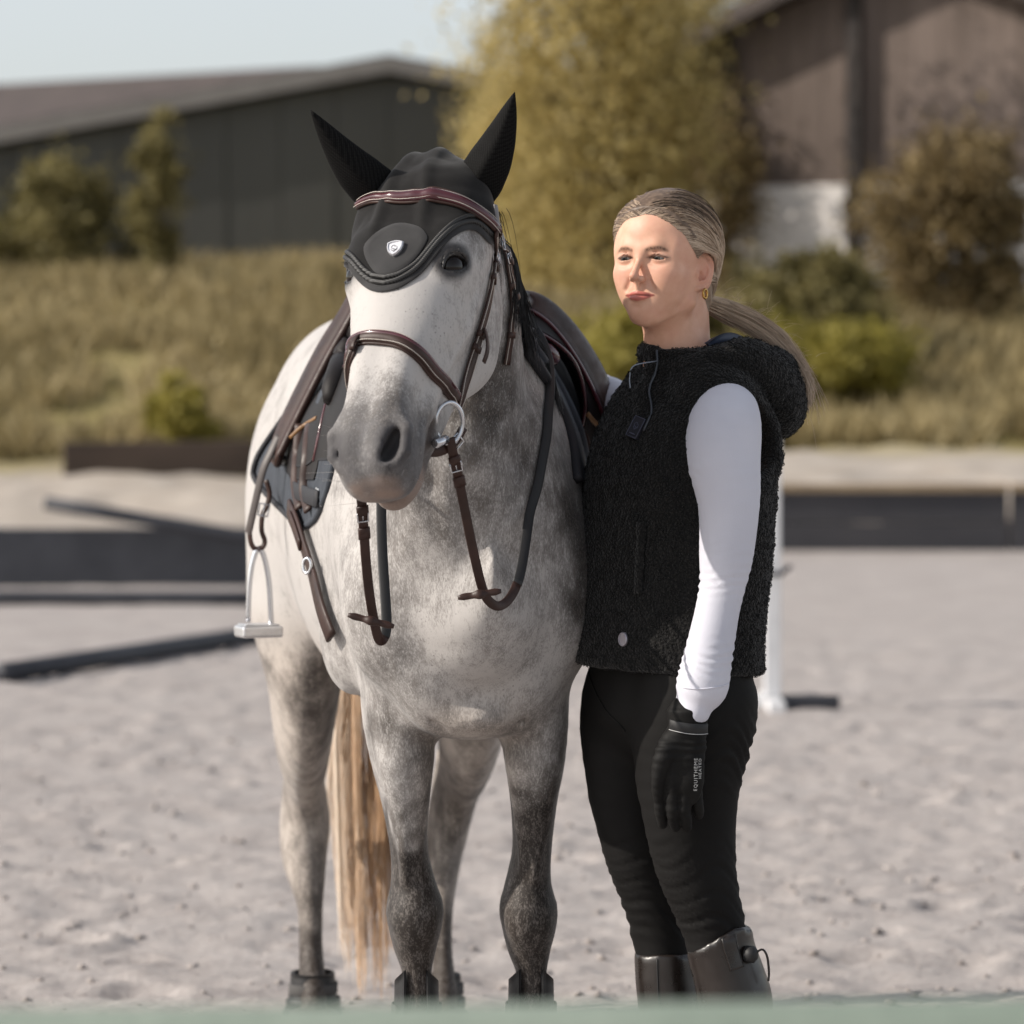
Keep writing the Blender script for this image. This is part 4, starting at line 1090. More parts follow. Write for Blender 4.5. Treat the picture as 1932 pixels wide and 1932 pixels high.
# ---------------------------------------------------------------- ear bonnet
bonnet = empty('ear_bonnet', HP(.1, .03, 0), 'black ear bonnet with knitted ears and silver shield badge on the horse head', 'ear bonnet')
edge_pix = [(657, 447), (659, 470), (668, 495), (683, 518), (703, 533), (724, 538), (752, 532), (778, 516), (804, 491), (826, 461), (848, 436), (872, 421), (894, 418), (911, 431), (922, 446)]
edge_h = [p for p in (cast(u, v) for u, v in edge_pix) if p is not None]
eq = to_head(np.array(edge_h))
def ang(q): return np.arctan2(q[..., 2], q[..., 1] + .10)
ea = ang(eq); o_ = np.argsort(ea); ea, es = ea[o_], eq[o_, 0]
# continue the edge round to the throat on both sides
ea = np.concatenate([[-2.6, -1.9, -1.5], ea[ea > -1.4], [1.95, 2.6]]); es = np.concatenate([[.00, .05, .11], es[-(len(ea) - 5):], [.06, .00]])
qh = to_head(HV)
vsel = (qh[:, 0] < np.interp(ang(qh), ea, es)) & (qh[:, 0] > -.12) & (HV[:, 1] < 5.66) & (HV[:, 2] > 1.40) & (np.abs(qh[:, 2]) < .14) & (qh[:, 1] > -.16)
fsel = vsel[HFc].all(1)
idx = np.unique(HFc[fsel]); remap = -np.ones(len(HV), int); remap[idx] = np.arange(len(idx))
bF = remap[HFc[fsel]]; bN = HN[idx]; bP = HV[idx]
ql = qh[idx]
# cloth folds running down from between the ears
fold = .0080 * np.exp(-((ql[:, 2] - .022 - .10 * ql[:, 0]) / .012) ** 2) + .0070 * np.exp(-((ql[:, 2] + .030 + .12 * ql[:, 0]) / .012) ** 2) + .0050 * vnoise(bP * np.array([1, 1, .45]), 24, 21)
bV = bP + bN * (.0040 + np.clip(fold, -.0025, .015) * sstep(.20, .10, ql[:, 0]))[:, None]
nb = len(bV)
# close the sheet with an inner side so that it has thickness
cnt = {}
for q in bF:
    for a in range(4):
        e = (int(q[a]), int(q[(a + 1) % 4])); cnt[e] = cnt.get(e, 0) + 1
rim = [(a, b) for (a, b) in cnt if (b, a) not in cnt]
V2 = np.vstack([bV, bP + bN * .0008]); F2 = np.vstack([bF, bF[:, ::-1] + nb, np.array([(b, a, a + nb, b + nb) for a, b in rim])])
hood = mesh_np('hood', V2, F2, M_cloth, bonnet)
bon_bvh = bvh_of(bV, bF)
# piping and suede binding along the edge
aa = np.linspace(-1.75, 1.75, 90)
pp = []
for a in aa:
    s_ = float(np.interp(a, ea, es))
    d = E2 * math.cos(a) + E3 * math.sin(a)
    o3 = HP(s_, -.10, 0) + d * .30
    h = horse_bvh.ray_cast(Vector(o3), Vector(-d))
    pp.append(np.array(h[0]) if h[0] is not None else HP(s_, -.10, 0) + d * .1)
pp = np.array(pp)
for _ in range(3): pp[1:-1] = (pp[:-2] + 2 * pp[1:-1] + pp[2:]) / 4
P1, N1 = on_surface(pp, .0045, smooth_n=2)
V, F = sweep(P1, N1, round_prof(.0042)); mesh_np('rope_piping', V, F, M_pipe, bonnet)
P2, N2 = on_surface(pp - E1 * .0105, .0048); V, F = sweep(P2, N2, round_prof(.0040)); mesh_np('rope_piping', V, F, M_pipe, bonnet)
P3, N3 = on_surface(pp + E1 * .0085, .0012); strap('binding', P3, N3, .014, .0028, M_patch, bonnet)
# suede forehead patch
pc = [p for p in (cast(u, v, bon_bvh) for u, v in [(687, 466), (700, 448), (725, 430), (755, 421), (785, 426), (803, 440), (806, 455), (790, 482), (765, 506), (735, 520), (710, 516), (692, 492)]) if p is not None]
ctr = np.mean(pc, 0); ring = catmull(pc, 40, True); pv, pf = [], []
rings = [1.0, .97, .8, .6, .4, .2, .0]
for r in rings:
    Q, N = on_surface(ctr + (ring - ctr) * r, .0012 if r == 1.0 else .0026, bon_bvh, 0); pv.append(Q)
pf = [(i * 40 + j, i * 40 + (j + 1) % 40, (i + 1) * 40 + (j + 1) % 40, (i + 1) * 40 + j) for i in range(6) for j in range(40)]
mesh_np('forehead_patch', np.vstack(pv), pf, M_patch, bonnet)
# silver shield badge
bc = cast(747, 472, bon_bvh); _, bn, _, _ = bon_bvh.find_nearest(Vector(bc)); bn = unit(np.array(bn) + E2 * 1.5)
bx = unit(E3 - bn * (E3 @ bn)); by = np.cross(bn, bx); by = by if by[2] > 0 else -by
shield = [(-.0135, .0105), (-.007, .0130), (0, .0138), (.007, .0130), (.0135, .0105), (.0132, .002), (.0105, -.006), (.006, -.0115), (0, -.0150), (-.006, -.0115), (-.0105, -.006), (-.0132, .002)]
def flat_plate(out, c, ax, ay, n, th, inset=.0):
    m_ = len(out); V = []
    for (k, h) in ((1.0, 0.0), (1.0, th * .6), (.90, th), (.80, th), (.78, th * .72), (.0, th * .72)):
        for a, b in out: V.append(c + ax * a * k + ay * b * k + n * h)
    F = [(i * m_ + j, i * m_ + (j + 1) % m_, (i + 1) * m_ + (j + 1) % m_, (i + 1) * m_ + j) for i in range(5) for j in range(m_)]
    return np.array(V), F
M_badge = mat('brushed_silver', (.66, .66, .69), .35, .8)
bdg = mesh_np('badge', *flat_plate(shield, bc + bn * .002, bx, by, bn, .0065), M_badge, bonnet, False)
# emblem: interlaced loops above a small arrow, engraved lines
def emblem(parent, c, ax, ay, n, s, m):
    for (cx, cy, rx, ry, a0, a1) in ((-.15, .15, .42, .42, 20, 300), (.18, -.05, .38, .38, 200, 480), (0, .05, .72, .72, 210, 330)):
        p = [c + ax * s * (cx + rx * math.cos(R(a))) + ay * s * (cy + ry * math.sin(R(a))) + n * .0002 for a in np.linspace(a0, a1, 22)]
        V, F = tube_geo(p, s * .05, 5, up=n); mesh_np('emblem_line', V, F, m, parent)
    V, F = tube_geo([c + ax * s * -.25 + ay * s * -.62, c + ay * s * -.92, c + ax * s * .25 + ay * s * -.62], s * .06, 5, up=n); mesh_np('emblem_line', V, F, m, parent)
emblem(bdg, bc + bn * .0068, bx, by, bn, .0085, mat('engraving', (.12, .12, .13), .5))

def ear(name_l, base, tip, hw, bow, depth_dir, twist):
    base, tip = np.asarray(base, float), np.asarray(tip, float); base = base - (tip - base) * .14
    ax = unit(tip - base); L = np.linalg.norm(tip - base); n, m_ = 22, 20
    wd = unit(np.cross(ax, depth_dir)); dp = np.cross(wd, ax)
    wd, dp = wd * math.cos(twist) + dp * math.sin(twist), dp * math.cos(twist) - wd * math.sin(twist)
    V = []
    for i in range(n):
        k = i / (n - 1)
        r = hw * np.interp(k, [0, .1, .22, .4, .6, .8, .93, 1], [.70, .92, 1.0, .90, .66, .38, .16, .02])
        c = base + ax * L * k + bow * math.sin(math.pi * k) * L
        for b in np.linspace(0, 2 * math.pi, m_, endpoint=False):
            cb, sb = math.cos(b), math.sin(b)
            x = math.copysign(abs(cb) ** 1.25, cb); y = math.copysign(abs(sb) ** 1.25, sb)
            if y > 0: y = y * .8 + .35 * math.exp(-(x / .30) ** 2) * (1 - k)
            V.append(c + wd * x * r + dp * y * r * .72)
    F = [(i * m_ + j, i * m_ + (j + 1) % m_, (i + 1) * m_ + (j + 1) % m_, (i + 1) * m_ + j) for i in range(n - 1) for j in range(m_)] + [tuple((n - 1) * m_ + j for j in range(m_))]
    return mesh_np('ear_cover', V, F, M_knit, bonnet)
yb = HT[1]
ear('r', W(722, 362, yb + .035), W(586, 208, yb - .03), 47 * yb / FPX, np.array([-.02, 0, -.045]), np.array([-.15, -1, .1]), .10)
ear('l', W(886, 366, yb + .03), W(971, 174, yb - .06), 47 * yb / FPX, np.array([.055, 0, .02]), np.array([-.35, -1, .1]), -.2)

# ---------------------------------------------------------------- bridle
bridle = empty('bridle', HP(.3, -.1, 0), 'dark brown and burgundy leather bridle with steel eggbutt bit on the horse head', 'bridle')
SURF = join([(HV, HFc.tolist()), (bV, bF.tolist())])
tack_bvh = bvh_of(np.vstack([HV, bV]), np.vstack([HFc, bF + len(HV)]))
def tack_path(pix, n, off, back=None, front=None):
    pts = [p for p in (cast(u, v, tack_bvh) for u, v in pix) if p is not None]
    if front is not None: pts = list(front) + pts
    if back is not None: pts = pts + list(back)
    return on_surface(catmull(pts, n), off, tack_bvh, 3)
# browband
P, N = tack_path([(672, 404), (679, 390), (706, 376), (743, 374), (780, 372), (820, 369), (860, 379), (899, 400), (926, 422), (935, 434)], 60, .003)
tp = np.interp(np.linspace(0, 1, 60), [0, .12, .35, .5, .75, 1], [.62, .8, 1.15, 1.25, 1.0, .6])
strap('browband', P, N, .0165, .0055, M_leather2, bridle, .0035, tp)
bb = bridle.children[-1]
T = unit(np.gradient(P, axis=0)); Nn = unit(N - T * (N * T).sum(1, keepdims=True)); B = np.cross(T, Nn)
for sg in (-1, 1):
    V, F = sweep(P + B * (sg * .0092 * tp)[:, None], N, round_prof(.0028)); mesh_np('browband_edge', V, F, M_leather, bb)
    stitches(P, N, sg * .0072, .0060, bb)
# noseband
pn = [(664, 672), (668, 652), (685, 641), (711, 638), (743, 642), (775, 658), (801, 682), (828, 714), (846, 737), (855, 752)]
hits = [p for p in (cast(u, v) for u, v in pn) if p is not None]
far = mirror_head(np.array(hits[-5:]))[::1]
P, N = on_surface(catmull([far[-1], far[2], far[0]] + hits[1:], 70), .0025, None, 4)
strap('noseband', P, N, .021, .006, M_leather, bridle, .0035)
nbd = bridle.children[-1]
T = unit(np.gradient(P, axis=0)); Nn = unit(N - T * (N * T).sum(1, keepdims=True)); B = np.cross(T, Nn)
up = 1 if (B.mean(0) @ E1) < 0 else -1
V, F = sweep(P + B * (up * .0045) + Nn * .0052, N, strap_prof(.0095, .003, .002)); mesh_np('noseband_pad', V, F, M_leather2, nbd)
for sg in (-1, 1):
    V, F = sweep(P + B * (sg * .0112), N, round_prof(.0027)); mesh_np('noseband_edge', V, F, M_leather, nbd)
stitches(P, N, up * .0095, .0072, nbd); stitches(P, N, -up * .0085, .0072, nbd)
k = int(np.argmin(np.linalg.norm(P - hits[2], axis=1)))
strap('flash_loop', np.array([P[k] - B[k] * up * q + Nn[k] * (.007 + .003 * math.sin(q * 120)) for q in np.linspace(.0, .026, 6)]), np.repeat(Nn[k][None], 6, 0), .011, .0035, M_leather, nbd)
# cheekpiece (near side) and its mirror
cp = [(929, 440), (930, 460), (929, 483), (925, 515), (920, 546), (913, 581), (905, 610), (897, 640), (886, 678), (876, 712), (867, 742), (858, 768)]
P, N = tack_path(cp, 60, .004)
strap('cheekpiece', P, N, .0185, .0045, M_leather, bridle)
chp = bridle.children[-1]
stitches(P, N, .0074, .0048, chp); stitches(P, N, -.0074, .0048, chp)
def keeper(k, w=.0215, th=.0085, name='keeper', m=M_leather, P=P, N=N, parent=chp, ln=.010):
    T = unit(P[min(k + 1, len(P) - 1)] - P[k - 1]); q = np.array([P[k] + T * a for a in np.linspace(-ln / 2, ln / 2, 3)])
    return strap(name, q - N[k] * .001, np.repeat(N[k][None], 3, 0), w, th, m, parent)
for k in (14, 18, 36, 40): keeper(k)
def buckle(c, T, N, w, h, parent, r=.0014):
    B = np.cross(N, T)
    pts = [c + T * a * h / 2 + B * b * w / 2 + N * .006 for a, b in ((-1, -1), (-1, 0), (-1, 1), (0, 1), (1, 1), (1, 0), (1, -1), (0, -1))]
    V, F = tube_geo(np.array(pts + [pts[0]]), r, 6, up=N); b_ = mesh_np('buckle', V, F, M_steel, parent)
    V, F = tube_geo([c + T * h / 2 + N * .006, c + N * .0075, c - T * h / 2 + N * .006], r * .7, 5, up=N); mesh_np('prong', V, F, M_steel, b_)
buckle(P[11], unit(P[12] - P[10]), N[11], .020, .018, bridle)
# loose tongue of the strap standing off
q = catmull([P[34] + N[34] * .006, P[38] + N[38] * .010 + E3 * .006, P[41] + N[41] * .012 + E3 * .010, P[44] + N[44] * .010 + E3 * .012], 12)
strap('strap_end', q, np.repeat(N[38][None], 12, 0), .010, .003, M_leather, bridle)
Pm = mirror_head(P); Pm, Nm = on_surface(Pm, .004, tack_bvh, 3); strap('cheekpiece', Pm, Nm, .0135, .0042, M_leather, bridle)
# throatlash: two layers, then under the jaw
for (px, off) in (([(937, 436), (947, 470), (955, 500), (962, 531), (968, 565), (967, 590)], .005), ([(942, 455), (951, 486), (957, 520), (961, 555), (963, 590), (960, 620), (957, 652), (952, 688)], .003)):
    P_, N_ = tack_path(px, 40, off); strap('throatlash', P_, N_, .0145, .0038, M_leather, bridle)
    stitches(P_, N_, .0042, .0042, bridle.children[-1])
    buckle(P_[6], unit(P_[7] - P_[5]), N_[6], .016, .015, bridle, .0012)
    for k in (14, 30): keeper(k, .0175, .0075, P=P_, N=N_, parent=bridle.children[-1] if bridle.children[-1].name.startswith('throat') else bridle)
# headpiece light strap by the ear
P_, N_ = tack_path([(926, 390), (929, 410), (931, 432)], 12, .007); strap('headpiece', P_, N_, .010, .003, noisy('grey_leather_lining', (.16, .15, .15), (.22, .21, .21), 30, .5), bridle)
# bit: ring, barrel
rc = cast(839, 797); rc = rc if rc is not None else W(839, 797, 5.38)
_, rn, _, _ = horse_bvh.find_nearest(Vector(rc)); rn = unit(np.array(rn) + np.array([0, -1.1, 0]))
hx = unit(np.cross(np.array([0, 0, 1.0]), rn)); hx = hx if hx[0] > 0 else -hx; hy = np.cross(rn, hx); hy = hy if hy[2] > 0 else -hy
sc = rc[1] / FPX
th = np.linspace(0, 2 * math.pi, 40, endpoint=False)
rp = np.array([rc + rn * .012 + hx * 31 * sc * math.cos(a) + hy * 39 * sc * math.sin(a) for a in th])
V, F = tube_geo(rp, .0034, 10, True, up=rn); mesh_np('bit_ring', V, F, M_steel, bridle)
b0 = rc + rn * .034 + hx * (790 - 839) * sc + hy * (797 - 834) * sc; b1 = rc + rn * .020 + hx * (826 - 839) * sc + hy * (797 - 827) * sc
V, F = tube_geo([b0, b0 * .98 + b1 * .02, b0 * .5 + b1 * .5, b1 * .97 + b0 * .03, b1], [.004, .0068, .0074, .0076, .004], 14, up=rn); mesh_np('bit_barrel', V, F, M_steel, bridle)
Pm = mirror_head(rp); V, F = tube_geo(Pm, .0034, 10, True, up=-E3); mesh_np('bit_ring', V, F, M_steel, bridle)
# flash / chin strap behind the bit
P_ = catmull([rc + rn * .004 + hx * (u - 839) * sc + hy * (797 - v) * sc for u, v in ((800, 852), (820, 852), (840, 846), (860, 832), (878, 806))], 20)
strap('chin_strap', P_, np.repeat(rn[None], 20, 0), .015, .004, M_leather, bridle); buckle(P_[14], unit(P_[15] - P_[13]), rn, .018, .02, bridle, .0014)
# reins ------------------------------------------------------------
def rein(pix, split, name_parts, bar, wr=.0150):
    pts = np.array([W(u, v, Y) for u, v, Y in pix])
    P = catmull(pts, 90)
    for i in range(len(P)):                     # keep off the horse
        loc, nor, _, d = horse_bvh.find_nearest(Vector(P[i])); loc, nor = np.array(loc), np.array(nor)
        if (P[i] - loc) @ nor < .008: P[i] = loc + nor * .008
    for _ in range(2): P[1:-1] = (P[:-2] + 2 * P[1:-1] + P[2:]) / 4
    N = np.repeat(np.array([[.18, -1, .05]]), len(P), 0)
    k = int(split * len(P))
    strap('rein', P[:k + 1], N[:k + 1], wr, .004, M_leather, bridle)
    strap('rein_grip', P[k:], N[k:], wr * 1.08, .004, M_rubber, bridle)
    for kk in (8, 13): strap('keeper', P[kk - 1:kk + 2] - np.array([0, .0, 0]), N[:3], wr * 1.25, .0075, M_leather, bridle)
    buckle(P[10], unit(P[11] - P[9]), np.array([.1, -1, 0]), .02, .016, bridle, .0013)
    a, b = W(*bar[0]), W(*bar[1]); c = (a + b) / 2 + np.array([0, -.004, 0])
    q = catmull([a, a * .7 + b * .3, c, a * .3 + b * .7, b], 20)
    strap('rein_stop', q + np.array([0, -.010, 0]), np.repeat(np.array([[0, -1, .25]]), 20, 0), .012, .007, M_leather, bridle, taper=np.interp(np.linspace(0, 1, 20), [0, .1, .35, .5, .65, .9, 1], [.5, .9, .8, 1.3, .8, .9, .5]))
ry = rc[1]
rein([(848, 826, ry - .012), (853, 850, ry), (862, 890, ry + .02), (872, 940, ry + .05), (884, 1000, ry + .09), (897, 1060, ry + .12), (908, 1105, ry + .14), (920, 1132, ry + .15), (940, 1144, ry + .17), (962, 1128, ry + .20), (979, 1090, ry + .24), (990, 1030, ry + .30), (1000, 950, ry + .37), (1005, 870, ry + .42), (1001, 790, ry + .46), (990, 715, ry + .52), (978, 650, ry + .58)], .60, None, ((864, 1128, ry + .14), (946, 1115, ry + .14)))
rein([(676, 905, 5.32), (682, 948, 5.33), (686, 1000, 5.36), (691, 1070, 5.40), (698, 1130, 5.43), (706, 1175, 5.45), (714, 1206, 5.47), (723, 1206, 5.49), (729, 1180, 5.50), (726, 1120, 5.52), (721, 1040, 5.56), (719, 960, 5.60), (722, 900, 5.66), (740, 800, 5.80), (770, 700, 5.92)], .52, None, ((657, 1160, 5.44), (744, 1182, 5.44)))
# ================================================================== PERSON
PA = R(50)
PF = np.array([-math.sin(PA), -math.cos(PA), 0]); PL = np.array([-PF[1], PF[0], 0]); PZ = np.array([0, 0, 1.0])
FA, FP_ = R(32), R(4)
KF = np.array([-math.sin(FA) * math.cos(FP_), -math.cos(FA) * math.cos(FP_), math.sin(FP_)])
KL = unit(np.array([-KF[1], KF[0], 0])); KZ = np.cross(KF, KL)
KC = np.array([0.2560, 5.85, 1.573])
MK = [KF, KL, KZ]
def K(f, l, z): return KC + KF * f + KL * (l * .965) + KZ * z
def to_face(P):
    q = np.asarray(P) - KC
    return np.stack([q @ KF, q @ KL, q @ KZ], -1)

PY = 5.87
def T(u, v, df=0.0): return W(u, v, PY) + np.array([0, df, 0])
# joints ------------------------------------------------------------
pelvis = T(1268, 1250); chest = T(1285, 900); neck0 = T(1288, 690)
shL = T(1375, 790) + PL * 0 + np.array([0, -0.10, 0]); elL = T(1366, 1075) + np.array([0, -.17, 0]); wrL = T(1303, 1330) + np.array([0, -.20, 0])
shR = T(1242, 806) + np.array([0, .13, 0]); elR = W(1198, 778, 6.27); wrR = W(1078, 716, 6.46)
hipL = T(1320, 1330) + PL * .0 + np.array([0, -.07, 0]); knL = T(1346, 1715) + np.array([0, -.09, 0]); anL = T(1385, 2150) + np.array([0, -.05, 0])
hipR = T(1205, 1330) + np.array([0, .08, 0]); knR = T(1240, 1715) + np.array([0, .05, 0]); anR = T(1262, 2150) + np.array([0, .06, 0])

def head_field(f):
    f.ell(K(-.008, 0, .031), (.094, .074, .086), MK, k=.01)
    f.ell(K(.032, 0, .034), (.057, .069, .062), MK, k=.02)
    f.ell(K(.036, 0, -.022), (.050, .061, .070), MK, k=.02)
    f.ell(K(.057, 0, -.066), (.030, .038, .036), MK, k=.02)
    f.ell(K(.030, 0, -.070), (.045, .043, .036), MK, k=.02)
    f.ell(K(.066, 0, -.093), (.018, .020, .017), MK, k=.024)                 # chin
    f.cone(K(-.05, 0, -.02), K(-.066, 0, -.19), .044, .050, k=.03)
    f.cone(K(-.005, 0, -.08), K(-.038, 0, -.20), .038, .047, k=.03)            # neck front
    for l in (-1, 1):
        f.chain([K(-.002, .054 * l, -.030), K(.008, .050 * l, -.066), K(.060, .018 * l, -.097)], [.011, .012, .011], k=.026)   # jaw
        f.ell(K(.058, .040 * l, -.024), (.022, .023, .018), MK, k=.02)       # cheek bone
        f.ell(K(.056, .033 * l, -.044), (.022, .021, .026), MK, k=.022)       # cheek
        f.ell(K(.045, .050 * l, .012), (.025, .016, .020), MK, k=.02)       # temple
        f.chain([K(.080, .010 * l, .011), K(.079, .028 * l, .0165), K(.064, .048 * l, .011)], [.0070, .0078, .006], k=.018)   # brow
        f.ell(K(.100, .0315 * l, -.003), (.020, .0180, .0105), MK, k=.012, mode='sub')   # socket
        f.ell(K(.0715, .0320 * l, -.0025), (.0150, .0180, .0135), MK, k=.004)      # lids
        f.ell(K(.0880, .0320 * l, -.0030), (.013, .0140, .0027), [unit(KF + KL * .18 * l), unit(KL * l - KF * .18 - KZ * .08), unit(KZ + KL * .08 * l)], k=.0015, mode='sub')   # opening
        f.chain([K(.0850, .019 * l, .0032), K(.0885, .030 * l, .0048), K(.0800, .0455 * l, .0012)], [.0008, .0012, .0008], k=.007, n=9)   # upper lid fold
    # nose
    f.chain([K(.080, 0, .009), K(.0885, 0, -.004), K(.0985, 0, -.020), K(.1050, 0, -.031)], [.0062, .0052, .0054, .0060], k=.012)
    f.ell(K(.1055, 0, -.0345), (.0076, .0068, .0062), MK, k=.006)
    for l in (-1, 1):
        f.ell(K(.0940, .0090 * l, -.0375), (.0088, .0050, .0052), MK, k=.004)
        f.ell(K(.0990, .0045 * l, -.0422), (.0044, .0025, .0032), MK, k=.002, mode='sub')
        f.cone(K(.086, .019 * l, -.040), K(.084, .026 * l, -.053), .0006, .0004, k=.010, mode='sub')     # smile crease
    f.cone(K(.0955, 0, -.043), K(.0925, 0, -.055), .0030, .0026, k=.009)        # philtrum
    # lips
    f.chain([K(.0770, -.0270, -.0632), K(.0885, -.014, -.0618), K(.0920, -.0035, -.0606), K(.0920, .0035, -.0606), K(.0885, .014, -.0618), K(.0770, .0270, -.0632)], [.0014, .0028, .0032, .0032, .0028, .0014], k=.005, n=21)
    f.chain([K(.0770, -.0250, -.0642), K(.0880, -.013, -.0680), K(.0910, 0, -.0692), K(.0880, .013, -.0680), K(.0770, .0250, -.0642)], [.0014, .0034, .0043, .0034, .0014], k=.0022, n=21)
    f.chain([K(.092, -.010, -.0835), K(.095, 0, -.0840), K(.092, .010, -.0835)], [.002, .003, .002], k=.010, mode='sub')
    # ears
    for l in (-1, 1):
        nr = unit(KL * .88 * l + KF * .42); b1 = unit(-KF * .88 + KL * .42 * l); b2 = unit(KZ - KF * .12)
        b2 = unit(b2 - nr * (b2 @ nr))
        C = K(-.001, .0695 * l, -.018)
        Q = lambda x, y, z: C + b1 * x + b2 * y + nr * z
        ax = [b1, nr, b2]
        f.ell(Q(.003, -.001, -.004), (.0205, .0105, .0305), ax, k=.005)
        f.ell(Q(.003, .000, .0075), (.0115, .0055, .0190), ax, k=.004, mode='sub')
        f.ell(Q(-.002, -.008, .0040), (.0070, .0070, .0090), ax, k=.003, mode='sub')
        f.chain([Q(-.011, .004, .000), Q(-.008, .021, .000), Q(.004, .0285, .000), Q(.015, .021, .001), Q(.0195, .004, .001), Q(.016, -.014, .001), Q(.004, -.026, .002), Q(-.008, -.029, .0)], [.0024, .0030, .0032, .0032, .0030, .0030, .0040, .0045], k=.004, n=25)
        f.chain([Q(.004, .017, .002), Q(.011, .003, .0035), Q(.007, -.013, .003), Q(-.002, -.017, .003)], [.0016, .0022, .0024, .0024], k=.003, n=12)
        f.ell(Q(-.0115, -.004, .003), (.0035, .004, .0065), ax, k=.003)
    return f

def build_person_body():
    xs = axis_coords(0.05, 0.50, 0.010, [(KC[0] - .125, KC[0] + .115, .00145)])
    ys = axis_coords(5.55, 6.60, 0.011, [(KC[1] - .125, KC[1] + .115, .0016)])
    zs = axis_coords(-0.01, 1.72, 0.011, [(KC[2] - .115, KC[2] + .115, .00145)])
    f = Field(xs, ys, zs)
    head_field(f)
    f.tube([(K(-.045, 0, -.16), .055, .05), (neck0, .052, .046), (T(1298, 790), .09, .055), (chest, .125, .09), (T(1275, 1080), .115, .09), (pelvis, .12, .09), (T(1264, 1330), .10, .085)], PL, k=.02, n=20)
    f.chain([shL, W(1372, 950, PY - .155), W(1358, 1100, PY - .17), W(1335, 1250, PY - .19), W(1303, 1340, PY - .2), W(1290, 1420, PY - .2)], [.044, .036, .023, .022, .019, .016], k=.03)
    f.chain([shR, elR, wrR, wrR + unit(wrR - elR) * .10], [.046, .034, .024, .02], k=.03)
    f.chain([W(1312, 1300, PY - .06), W(1300, 1500, PY - .075), W(1318, 1655, PY - .075), W(1345, 1740, PY - .075), W(1378, 1880, PY - .075), W(1378, 2150, PY - .075)], [.075, .062, .046, .042, .042, .03], k=.03)
    f.chain([W(1206, 1300, PY + .06), W(1202, 1500, PY + .075), W(1226, 1655, PY + .075), W(1244, 1740, PY + .075), W(1266, 1880, PY + .075), W(1264, 2150, PY + .075)], [.070, .060, .044, .040, .040, .03], k=.03)
    for c in (W(1378, 2150, PY - .075), W(1264, 2150, PY + .075)):
        f.cone(c - PZ * .05, c + PF * .15 - PZ * .055, .028, .018, k=.02)
    return f.mesh(1)
BV, BF = build_person_body()
BN = vnormals(BV, BF)
print('person verts', len(BV))
# ------------------------------------------------------------------ clothes
def grid_for(lo, hi, st):
    return [np.arange(lo[i], hi[i] + st, st, dtype=np.float32) for i in range(3)]

def build_breeches():
    f = Field(*grid_for((0.08, 5.60, 0.30), (0.46, 6.12, 1.02), .0065))
    def leg(rows, off):
        return [(W(u, v, PY + off) , hw * (PY + off) / FPX, hw * (PY + off) / FPX * dp) for (u, v, hw, dp) in rows]
    L = leg([(1306, 1250, 98, 1.0), (1311, 1330, 119, 1.0), (1304, 1400, 110, 1.02), (1299, 1500, 92, 1.05), (1308, 1600, 78, 1.06), (1318, 1655, 70, 1.05), (1333, 1705, 64, 1.03), (1348, 1755, 60, 1.0), (1360, 1830, 56, 1.0)], -.075)
    Rr = leg([(1212, 1250, 92, 1.0), (1203, 1330, 107, 1.0), (1198, 1400, 100, 1.02), (1200, 1500, 86, 1.05), (1214, 1600, 74, 1.06), (1226, 1655, 66, 1.05), (1238, 1705, 60, 1.03), (1246, 1755, 56, 1.0), (1256, 1830, 50, 1.0)], .075)
    f.tube([(T(1262, 1180), .130, .095), (T(1264, 1260), .140, .110), (T(1264, 1340), .135, .118)], PL, k=.02, n=8, cap=.5)
    f.tube(Rr, PL, k=.02, n=26, cap=.6)
    f.tube(L, PL, k=.012, n=26, cap=.6)
    V, F = f.mesh(1)
    # wrinkles across the knees and below the seat
    N = vnormals(V, F)
    v = HORIZON - (V[:, 2] - CAM_H) * FPX / V[:, 1]
    side = (V[:, 0] - .25)
    w = np.exp(-((v - 1735) / 38) ** 2) * .0028 * (.6 + .4 * vnoise(V, 20, 2)) + np.exp(-((v - 1420) / 60) ** 2) * .0022 * sstep(.27, .36, V[:, 0]) + np.exp(-((v - 1650) / 60) ** 2) * .0012
    ph = V[:, 2] * 290 + 9 * np.sin(V[:, 0] * 30 + V[:, 1] * 21) + 3.0 * vnoise(V, 14, 3)
    V = V + N * (w * (np.sin(ph) + .6 * np.sin(ph * .53 + 1)) + .0012 * vnoise(V, 26, 5))[:, None]
    return V, F

def build_boot(rows, off, topcut):
    lo = W(min(r[0] for r in rows) - 95, 1700, PY + off); hi = W(max(r[0] for r in rows) + 95, 1700, PY + off)
    f = Field(*grid_for((lo[0] - .12, PY + off - .26, -.01), (hi[0] + .05, PY + off + .16, .56), .006))
    f.tube([(W(u, v, PY + off), hw * (PY + off) / FPX, hw * (PY + off) / FPX * dp) for (u, v, hw, dp) in rows], PL, k=.01, n=26, cap=.3)
    a = W(rows[-1][0], 2150, PY + off); a[2] = .05
    f.tube([(a - PF * .03, .036, .046), (a + PF * .06 - PZ * .005, .042, .042), (a + PF * .14 - PZ * .015, .042, .03), (a + PF * .19 - PZ * .018, .03, .022)], PL, k=.03, n=10)
    d = f.d
    X, Y, Z = f.c[0][:, None, None], f.c[1][None, :, None], f.c[2][None, None, :]
    cut = topcut(X, Y, Z)
    f.d = np.maximum(d, cut.astype(np.float32)); f.d = np.maximum(f.d, (0.012 - Z) * np.ones_like(d))
    return f.mesh(1)

